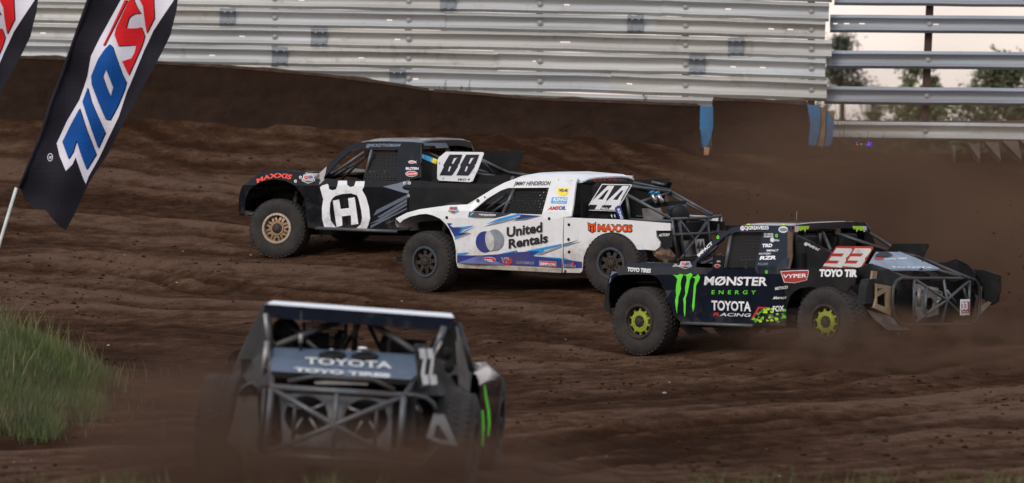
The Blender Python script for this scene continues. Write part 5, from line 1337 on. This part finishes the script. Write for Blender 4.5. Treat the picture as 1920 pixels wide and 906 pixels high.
for q in ([(1395, 489), (1399, 489), (1400, 503), (1396, 503)], [(1386, 487), (1404, 487.5), (1403, 491), (1386, 490.5)], [(1391, 479), (1393, 479), (1393, 484), (1391, 484)]): t.panel('harness_strap', q, VIN['dirtywhite'], fn=lambda a, b: .66, thick=.02, grid=None, mirror=False)
t.decal('nose_highlight', [(1144, 519), (1147, 508.5), (1158, 510.5), (1150, 514)], 'slate', body, 1); t.decal('nose_highlight', [(1141.5, 533), (1143.5, 522), (1146, 519.5), (1145, 526)], 'slate', body, 1)  # pale streaks painted on as highlights of the nose
t.text('IMPACT', (1517, 462.5), (1542, 474.5), 5, 'offwhite', sp, .2, .04, 1, fn=sail); t.decal('sponsor_mark', [(1507, 457), (1512, 454), (1515, 457), (1518, 456), (1518, 461), (1513, 460), (1510, 462)], 'offwhite', sp, 1, fn=sail)
t.text('fia', (1344, 492.5), (1351, 491), 4, 'offwhite', t.root, 0, .02, 2, fn=lambda a, b: .862).name = 'sticker_lettering'; t.decal('sponsor_mark', ell(1345, 498.5, 6, 3.3), 'dirtywhite', t.root, 2, fn=lambda a, b: .862); t.decal('sponsor_mark', ell(1345, 498.5, 4.6, 2.2), 'red', t.root, 3, fn=lambda a, b: .862)

# ================================================================== truck 22, seen from behind
t = Truck('22', 'race_truck', 'blurred dark race truck numbered 22 seen from behind in the foreground', 0.96, 1.10, 0.20)
T22 = t; f = t.f
t.guts(0.445, 0.86, zb=0.86, seat=.66); wheels(t.root, 'dark', 0.445, REAR['22'], 0, '22')
for w_ in [c for c in t.root.children if c.name.split('.')[0] == 'wheel' and c.location.x > -1]: w_.location.y *= 0.9
XF = lambda px, py, X: f.X(px, py, X)
def quadX(name, pts, X, m, th=.02, holes=(), parent=None):
    v, tr = triangulate(pts, holes); return mobj(name, *slab([XF(x, y, X) for x, y in v], [XF(x, y, X) + Vector((th, 0, 0)) for x, y in v], tr), m, parent or t.root)
# roof slab
xr0, xf0 = -2.75, -1.15
A = XF(496, 571, xr0); B = XF(852, 597, xr0); C2 = XF(513, 564.5, xf0); D2 = XF(846, 588.5, xf0)
dn = Vector((0, 0, -.11))
vs = [A, B, D2, C2, A + dn, B + dn, D2 + dn * .5, C2 + dn * .5]
rf = mobj('roof', vs, [(0, 1, 2, 3), (7, 6, 5, 4), (0, 4, 5, 1), (1, 5, 6, 2), (2, 6, 7, 3), (3, 7, 4, 0)], PAINT['navy'], t.root)
q = lambda u, v: A.lerp(B, u).lerp(C2.lerp(D2, u), v) + Vector((0, 0, .004))
mobj('roof_sheen', [q(0, .03), q(1, .03), q(1, .97), q(0, .97)], [(0, 1, 2, 3)], VIN['white'], rf)  # white sheet paints the bright sky sheen over the navy roof
# mobj('roof_edge_mark', [q(.1, .035) + Vector((0, 0, .004)), q(.16, .035) + Vector((0, 0, .004)), q(.17, .9) + Vector((0, 0, .004)), q(.11, .9) + Vector((0, 0, .004))], [(0, 1, 2, 3)], VIN['orange'], rf)
# rear frame
Xr = -4.05
for pts, rad in (([(508, 726), (757, 742)], .026), ([(509, 727), (497, 850)], .026), ([(757, 742), (747, 868)], .026), ([(509, 728), (627, 797), (745, 862)], .022), ([(756, 743), (627, 797), (498, 850)], .022), ([(632, 735), (627, 797), (623, 856)], .022), ([(497, 852), (747, 868)], .024), ([(496, 728), (488, 850)], .02), ([(554, 752), (549, 826)], .016), ([(707, 762), (702, 840)], .016), ([(540, 716), (590, 706), (700, 712), (740, 732)], .018), ([(486, 742), (484, 726), (472, 718), (456, 726), (448, 742)], .016), ([(757, 741), (775, 741), (799, 746), (812, 756), (818, 772)], .018)):
    tube('rear_frame_tube', [XF(*p, Xr) for p in pts], rad, PAINT['tubed'] if rad < .021 else PAINT['tube'], t.root)
shr = quadX('radiator_shroud', [(524, 740), (560, 738), (700, 747), (736, 752), (732, 846), (530, 836)], Xr + .12, PAINT['shroud22'], .02, [ell(574, 780, 41, 38, 26), ell(686, 786, 41, 38, 26)])
quadX('radiator_core', [(520, 738), (738, 752), (734, 850), (526, 840)], Xr + .20, PAINT['dark'], .05)
for (cx, cy) in ((574, 780), (686, 786)):
    hubp = XF(cx, cy - 6, Xr + .11)
    for a in (35, 145, 235, 305):
        tube('fan_guard_spoke', [XF(cx + 12 * math.cos(R(a)), cy - 6 - 12 * math.sin(R(a)), Xr + .11), XF(cx + 42 * math.cos(R(a)), cy - 39 * math.sin(R(a)), Xr + .11)], .012, PAINT['alu'], shr, 6)
    quadX('fan_motor', ell(cx, cy - 6, 13, 12, 16), Xr + .125, PAINT['dark'], .03, parent=shr)
quadX('bed_crossbar', [(590, 716), (640, 712), (690, 716), (690, 722), (590, 720)], Xr + .3, PAINT['alu'], .03)
# deck
a_, b_, c_ = XF(508, 696, -3.75), XF(772, 712, -3.75), XF(506, 651, -2.95)
dk = f.plane(a_, b_, c_)
v, tr = triangulate([(506, 651), (640, 657), (780, 665), (786, 698), (771, 712), (508, 696)])
deck = mobj('rear_deck', *slab([dk(x, y) for x, y in v], [dk(x, y) - Vector((0, 0, .02)) for x, y in v], tr), PAINT['deck22'], t.root)
t.text('TOYOTA', (572, 684), (735, 693), 12.5, 'offwhite', deck, 0, .03, 2, mapper=dk); t.text('RACING', (612, 689), (715, 695), 4, 'slate', deck, .3, .02, 2, mapper=dk); t.text('TOYO TIRES', (551, 698), (732, 710), 7, 'offwhite', deck, .1, .06, 2, mapper=dk)
for (cx, cy) in ((623, 668), (684, 670.5)):
    t.decal('intake_vent', ell(cx, cy, 26, 8.5, 24), PAINT['dark'], deck, 2, mapper=dk); t.decal('intake_vent', ell(cx, cy, 21, 6.5, 20), PAINT['flat'], deck, 4, mapper=dk, holes=[ell(cx, cy, 15, 4.6, 20)])
quadX('deck_lip', [(508, 696), (771, 712), (768, 722), (512, 708)], -3.76, PAINT['dark'], .02)
# cage seen through the cab
for (p0, X0), (p1, X1), rad in ((((516, 649), -2.9), ((640, 601), -2.5), .03), (((525, 597), -2.4), ((594, 655), -2.8), .018), (((668, 604), -2.4), ((664, 657), -2.3), .026), (((672, 611), -2.2), ((641, 657), -1.6), .022), (((691, 608), -2.3), ((715, 656), -1.5), .020), (((695, 604), -2.5), ((779, 660), -2.9), .028), (((502, 583), -2.7), ((506, 650), -2.95), .028), (((506, 650), -2.95), ((510, 726), -4.0), .026), (((836, 610), -2.7), ((811, 669), -3.0), .028), (((811, 669), -3.0), ((760, 740), -4.0), .026), (((845, 602), -2.6), ((884, 697), -1.0), .03), (((500, 574), -2.6), ((470, 690), -1.0), .03)):
    tube('cage_tube', [XF(*p0, X0), XF(*p1, X1)], rad, PAINT['tubed'], t.root)
# side sails between roof corner and rear corner
def skin(name, pts, m):
    P3 = [XF(x, y, X) for x, y, X in pts]
    c = sum(P3, Vector()) / len(P3); n_ = Vector((0, .012, 0))
    vs = P3 + [p + n_ for p in P3]; k = len(P3)
    return mobj(name, vs, [tuple(range(k)), tuple(range(2 * k - 1, k - 1, -1))] + [(i, (i + 1) % k, k + (i + 1) % k, k + i) for i in range(k)], m, t.root)
mgrey = mat('dusty_grey_sail', (0.014, 0.0135, 0.0135), .6, var=.3, spec=.2, dirtcol=(.03, .022, .017), dirt=.35, dirt_scale=2.5)
skin('sail_panel', [(494, 573, -2.5), (503, 584, -2.75), (507, 650, -2.95), (510, 724, -4.0), (487, 724, -3.6), (435, 706, -2.2), (453, 660, -2.0)], mgrey)
skin('sail_panel', [(838, 609, -2.75), (856, 603, -2.5), (870, 650, -2.0), (885, 698, -1.8), (880, 742, -2.4), (822, 742, -3.5), (764, 740, -4.0), (812, 668, -3.0)], mgrey)
t.text('22', (0, 0), (0, 0), 1, 'offwhite', t.root, path=[(0, 0), (1, 0)], mapper=lambda x, y, o: Vector((-2.2 + .2 * x, -0.3, 1 - .02 * y))).name = 'dash_number'
bpy.data.objects.remove(bpy.data.objects['dash_number'])
pm_ = f.plane(XF(780, 648, -3.75), XF(806, 649, -3.45), XF(816, 724, -3.55))
v, tr = triangulate([(780, 648), (784, 645), (803, 646), (807, 650), (818, 724), (789, 727)])
pl = mobj('number_plate', *slab([pm_(x, y) for x, y in v], [pm_(x, y) + Vector((.02, .02, 0)) for x, y in v], tr), PAINT['flat'], t.root)
for dx in (0, 15):
    k = dx * .0
    t.decal('digit', [(782 + dx, 655), (794 + dx * .9, 654), (797 + dx * .93, 672), (795 + dx, 684), (793 + dx, 703), (800 + dx, 704), (802 + dx, 721), (790 + dx, 723), (786 + dx, 701), (789 + dx, 682), (791 + dx, 673), (785 + dx, 674)], 'offwhite', pl, 3, mapper=pm_)
for pts, X, m_, rad in (([(497, 588), (503, 642)], -2.98, 'alu', .016), ([(501, 640), (493, 704)], -3.3, 'alu', .022), ([(833, 613), (812, 666)], -3.1, 'tube', .026), ([(828, 640), (812, 672)], -3.15, 'alu', .012), ([(855, 612), (871, 700)], -2.62, 'alu', .02), ([(858, 606), (884, 696)], -2.6, 'tubed', .03)):
    tube('sail_trim', [XF(*p, X) for p in pts], rad, PAINT[m_], t.root, 6)
skin('quarter_window', [(857, 640, -2.75), (864, 636, -2.7), (880, 700, -2.7), (878, 735, -2.9), (862, 722, -3.0)], PAINT['alu22'])
# left far plate edge, window net, seats and helmet shapes
net = quadX('window_net', [(566, 604), (652, 607), (652, 655), (570, 652)], -1.2, PAINT['net'], .004, [[(566 + i * 6.1 + 1.6, 606 + j * 6.0 + 1.6), (566 + i * 6.1 + 5.6, 606 + j * 6.0 + 1.6), (566 + i * 6.1 + 5.6, 606 + j * 6.0 + 5.4), (566 + i * 6.1 + 1.6, 606 + j * 6.0 + 5.4)] for i in range(1, 13) for j in range(0, 7)])
def blob(name, cx, cy, rx, rz, X, m, dep=.14):
    c = XF(cx, cy, X); e = XF(cx + rx, cy, X); h = XF(cx, cy - rz, X); ax = (e - c).length; az = (h - c).length
    V, Fc = [], []
    for i in range(9):
        for j in range(14):
            th, ph = math.pi * i / 8, 2 * math.pi * j / 14
            V.append(c + Vector((dep * math.sin(th) * math.cos(ph), ax * math.sin(th) * math.sin(ph), az * math.cos(th) ** (1))))
    for i in range(8):
        for j in range(14): Fc.append((i * 14 + j, i * 14 + (j + 1) % 14, (i + 1) * 14 + (j + 1) % 14, (i + 1) * 14 + j))
    return mobj(name, V, Fc, m, t.root, True)
blob('seat_headrest', 535, 622, 28, 27, -2.3, PAINT['seat']); blob('seat_headrest', 580, 640, 17, 18, -2.1, PAINT['seat'])
tube('antenna', [XF(563, 673, -3.0), XF(564, 625, -3.0)], .014, PAINT['flat'], t.root); tube('antenna', [XF(564, 643, -3.02), XF(564, 626, -3.02)], .018, PAINT['alu'], t.root); tube('antenna', [XF(564, 626, -3.0), XF(565, 584, -3.0)], .005, PAINT['tubed'], t.root, 5)
# front fenders and hood with the far bodywork
def loft(name, secs, m):
    n_ = len(secs[0]); vs = [p for s_ in secs for p in s_]; fs = []
    for i in range(len(secs) - 1):
        for j in range(n_ - 1): a = i * n_ + j; fs.append((a, a + 1, a + n_ + 1, a + n_))
    k = len(vs); vs += [(p.x, p.y * .985, p.z - .012) for p in vs]; fs += [tuple(x + k for x in g[::-1]) for g in fs]
    return mobj(name, vs, fs, m, t.root, True)
for side in (1, -1):
    if side < 0:
        S0 = [XF(x, y, -0.55) for x, y in ((884, 700), (888, 689), (915, 687), (938, 704), (941, 716), (934, 768), (930, 845), (915, 868))]
        S1 = [XF(x, y, .1) for x, y in ((880, 688), (886, 680), (912, 679), (934, 696), (937, 712), (931, 764), (929, 780), (928, 790))]
        Sm = [XF(x, y, -1.5) for x, y in ((880, 706), (884, 700), (893, 702), (898, 714), (899, 730), (897, 780), (895, 845), (890, 866))]
        S2 = [XF(x, y, .8) for x, y in ((875, 692), (880, 688), (900, 688), (912, 702), (914, 716), (914, 760), (913, 800), (912, 810))]
    else:
        S0 = [XF(x, y, -0.55) for x, y in ((470, 664), (462, 651), (440, 657), (430, 666), (429, 676), (434, 720), (438, 800), (440, 820))]
        S1 = [XF(x, y, .1) for x, y in ((472, 660), (464, 650), (442, 653), (433, 662), (432, 674), (436, 718), (438, 740), (440, 750))]
        S2 = [XF(x, y, .8) for x, y in ((480, 668), (474, 660), (460, 664), (452, 672), (450, 684), (451, 720), (452, 760), (453, 770))]
    fe = loft('front_fender', ([Sm] if side < 0 else []) + [S0, S1, S2], PAINT['navy'])
    if side < 0:
        for st in ([(907, 724), (910, 722), (914, 745), (919, 770), (920, 795), (917, 820), (914, 816), (915, 790), (913, 768), (909, 745)], [(903, 768), (907, 770), (909, 800), (906, 838), (903, 836), (904, 800)]):
            t.decal('claw_emblem', st, 'green', fe, 0, mapper=lambda x, y, o: XF(x, y, -1.62 + (x - 899) / 42 * .95))
Hd = [[XF(x, y, X) for x, y in pts] for X, pts in ((-.75, ((470, 664), (560, 662), (680, 668), (790, 676), (884, 698))), (.2, ((472, 662), (562, 652), (680, 656), (792, 668), (882, 690))), (.85, ((480, 668), (565, 660), (682, 664), (790, 676), (876, 692))))]
loft('hood', Hd, PAINT['navy'])
for (x, y) in ((680, 653), (757, 658.5)):
    blob('hood_glint', x, y, 9, 2.6, -.2, VIN['white'], .05)  # white blobs stand in for bright reflections along the hood edge
# bodywork at the back corners
skin('bed_side', [(885, 698, -1.2), (892, 735, -1.2), (885, 860, -1.2), (860, 860, -1.3), (865, 740, -1.6)], PAINT['flat'])
skin('bed_side', [(435, 706, -1.2), (452, 700, -1.4), (455, 840, -1.4), (440, 830, -1.2)], PAINT['flat'])
quadX('mud_flap', [(446, 743), (483, 743), (486, 800), (482, 830), (455, 857), (425, 826), (436, 790)], Xr + .05, PAINT['alu22'], .015)
quadX('gusset_plate', [(813, 776), (832, 778), (858, 837), (830, 833), (799, 821)], Xr + .02, PAINT['shroud22'], .03, [[(818, 797), (823, 797), (841, 826), (826, 825), (812, 820)]])
quadX('tail_block', [(760, 744), (778, 746), (776, 826), (757, 824)], Xr + .08, PAINT['flat'], .1)
quadX('tail_block', [(486, 728), (500, 728), (496, 845), (482, 842)], Xr + .08, PAINT['flat'], .1)
quadX('rear_skid_plate', [(500, 838), (746, 852), (742, 880), (505, 868)], Xr + .1, PAINT['alu22'], .02)
tube('rear_hoop', [XF(x, y, Xr - .02) for x, y in ((748, 868), (790, 872), (812, 850), (820, 838))], .016, PAINT['tubed'], t.root)
for (x, y) in ((838, 662), (842, 688)): blob('fuel_vent', x, y, 10, 12, -3.1, PAINT['dark'], .05)
blob('tail_light', 901, 715, 3.2, 3, -.8, VIN['orange'], .03)

# ------------------------------------------------------------------ dust thrown up by the trucks
def dust(px, py, d, rx, ry, rz, dens, seed, label, col=(0.215, 0.130, 0.084), nscale=1.6, lo=.30, hi=.75):
    m = bpy.data.materials.new('drifting_dust'); m.use_nodes = True
    n, l = m.node_tree.nodes, m.node_tree.links; n.clear()
    out = n.new('ShaderNodeOutputMaterial'); pv = n.new('ShaderNodeVolumePrincipled')
    pv.inputs['Color'].default_value = (*col, 1); pv.inputs['Anisotropy'].default_value = 0.1
    tc = n.new('ShaderNodeTexCoord'); ln = n.new('ShaderNodeVectorMath'); ln.operation = 'LENGTH'
    l.new(tc.outputs['Object'], ln.inputs[0])
    fo = n.new('ShaderNodeMapRange'); fo.interpolation_type = 'SMOOTHSTEP'; fo.inputs['From Min'].default_value = 1.0; fo.inputs['From Max'].default_value = 0.15
    l.new(ln.outputs['Value'], fo.inputs['Value'])
    mp = n.new('ShaderNodeMapping'); mp.inputs['Location'].default_value = (seed, seed * 2.3, 0); mp.inputs['Scale'].default_value = (nscale * rx / rz * .6, nscale, nscale)
    l.new(tc.outputs['Object'], mp.inputs['Vector'])
    nz = n.new('ShaderNodeTexNoise'); nz.inputs['Scale'].default_value = 1.0; nz.inputs['Detail'].default_value = 4
    l.new(mp.outputs['Vector'], nz.inputs['Vector'])
    nr = n.new('ShaderNodeMapRange'); nr.inputs['From Min'].default_value = lo; nr.inputs['From Max'].default_value = hi
    l.new(nz.outputs['Fac'], nr.inputs['Value'])
    mu = n.new('ShaderNodeMath'); mu.operation = 'MULTIPLY'; l.new(fo.outputs['Result'], mu.inputs[0]); l.new(nr.outputs['Result'], mu.inputs[1])
    m2 = n.new('ShaderNodeMath'); m2.operation = 'MULTIPLY'; m2.inputs[1].default_value = dens; l.new(mu.outputs[0], m2.inputs[0])
    l.new(m2.outputs[0], pv.inputs['Density']); l.new(pv.outputs['Volume'], out.inputs['Volume'])
    mb = MB(); V = []; Fc = []
    for i in range(13):
        for j in range(20):
            th, ph = math.pi * i / 12, 2 * math.pi * j / 20; V.append((math.sin(th) * math.cos(ph), math.sin(th) * math.sin(ph), math.cos(th)))
    for i in range(12):
        for j in range(20): Fc.append((i * 20 + j, (i + 1) * 20 + j, (i + 1) * 20 + (j + 1) % 20, i * 20 + (j + 1) % 20))
    o = mobj('dust_cloud', V, Fc, m, None, True, 'stuff'); o.location = P(px, py, d); o.scale = (rx, ry, rz)
    tag(o, label, 'dust')
dust(1680, 440, 72.5, 4.6, 5.0, 2.7, 1.2, 1.0, 'tall brown dust hanging behind the truck numbered 33', lo=.36, hi=.7, nscale=2.2)
dust(1880, 540, 62.8, 2.7, 2.6, 1.6, 1.35, 5.0, 'dust trailing from the rear of the truck numbered 33', lo=.36, hi=.7, nscale=2.0)
dust(1340, 530, 66.0, 1.8, 1.6, 0.55, 0.40, 9.0, 'dust drifting low between the white truck and the 33 truck')
dust(1690, 650, 58.5, 2.8, 1.6, 0.60, 2.3, 13.0, 'low dust along the ground beside the 33 truck', lo=.36, hi=.7, nscale=2.2)
dust(330, 790, 39.2, 1.25, 2.0, 0.80, 1.15, 17.0, 'dense dust over the left rear wheel of the foreground truck', col=(0.19, 0.115, 0.078), lo=.3, hi=.65, nscale=2.2)
dust(640, 890, 38.0, 2.7, 1.3, 0.55, 2.8, 21.0, 'dust low behind the foreground truck along the bottom edge', col=(0.18, 0.108, 0.073), lo=.25, nscale=2.2)
# crumbs of soil thrown into the air by the tyres
r = np.random.default_rng(44); n_ = 420
cen = [T33.f.M @ Vector((REAR['33'].x - .6, .9, .5)), T44.f.M @ Vector((REAR['44'].x - .7, .9, .5)), T33.f.M @ Vector((REAR['33'].x - 1.4, -.4, 1.0))]
V, Fc = [], []
for i in range(n_):
    c = cen[r.integers(3)]; p = c + Vector((abs(r.normal(0, 1.3)), r.normal(0, .6), r.normal(.25, .45)))
    s_ = .004 + .014 * r.random() ** 3; o = len(V)
    V += [p + Vector(r.normal(0, 1, 3)) * s_ for _ in range(4)]; Fc += [(o, o + 1, o + 2), (o, o + 2, o + 3), (o, o + 3, o + 1), (o + 1, o + 3, o + 2)]
tag(mobj('flying_soil', V, Fc, m_clod, None, kind='stuff'), 'crumbs of soil thrown into the air behind the racing trucks', 'soil')

# put the origins of the fences, barriers and boards at their base
bpy.context.view_layer.update()
for o in [o for o in COL.objects if o.type == 'EMPTY' and o.parent is None and o.location.length < 1e-6]:
    pts = [c.matrix_world @ Vector(v) for c in o.children for v in c.bound_box]
    if not pts: continue
    base = Vector((sum(p.x for p in pts) / len(pts), sum(p.y for p in pts) / len(pts), min(p.z for p in pts)))
    o.location = base
    for c in o.children: c.location = c.location - base
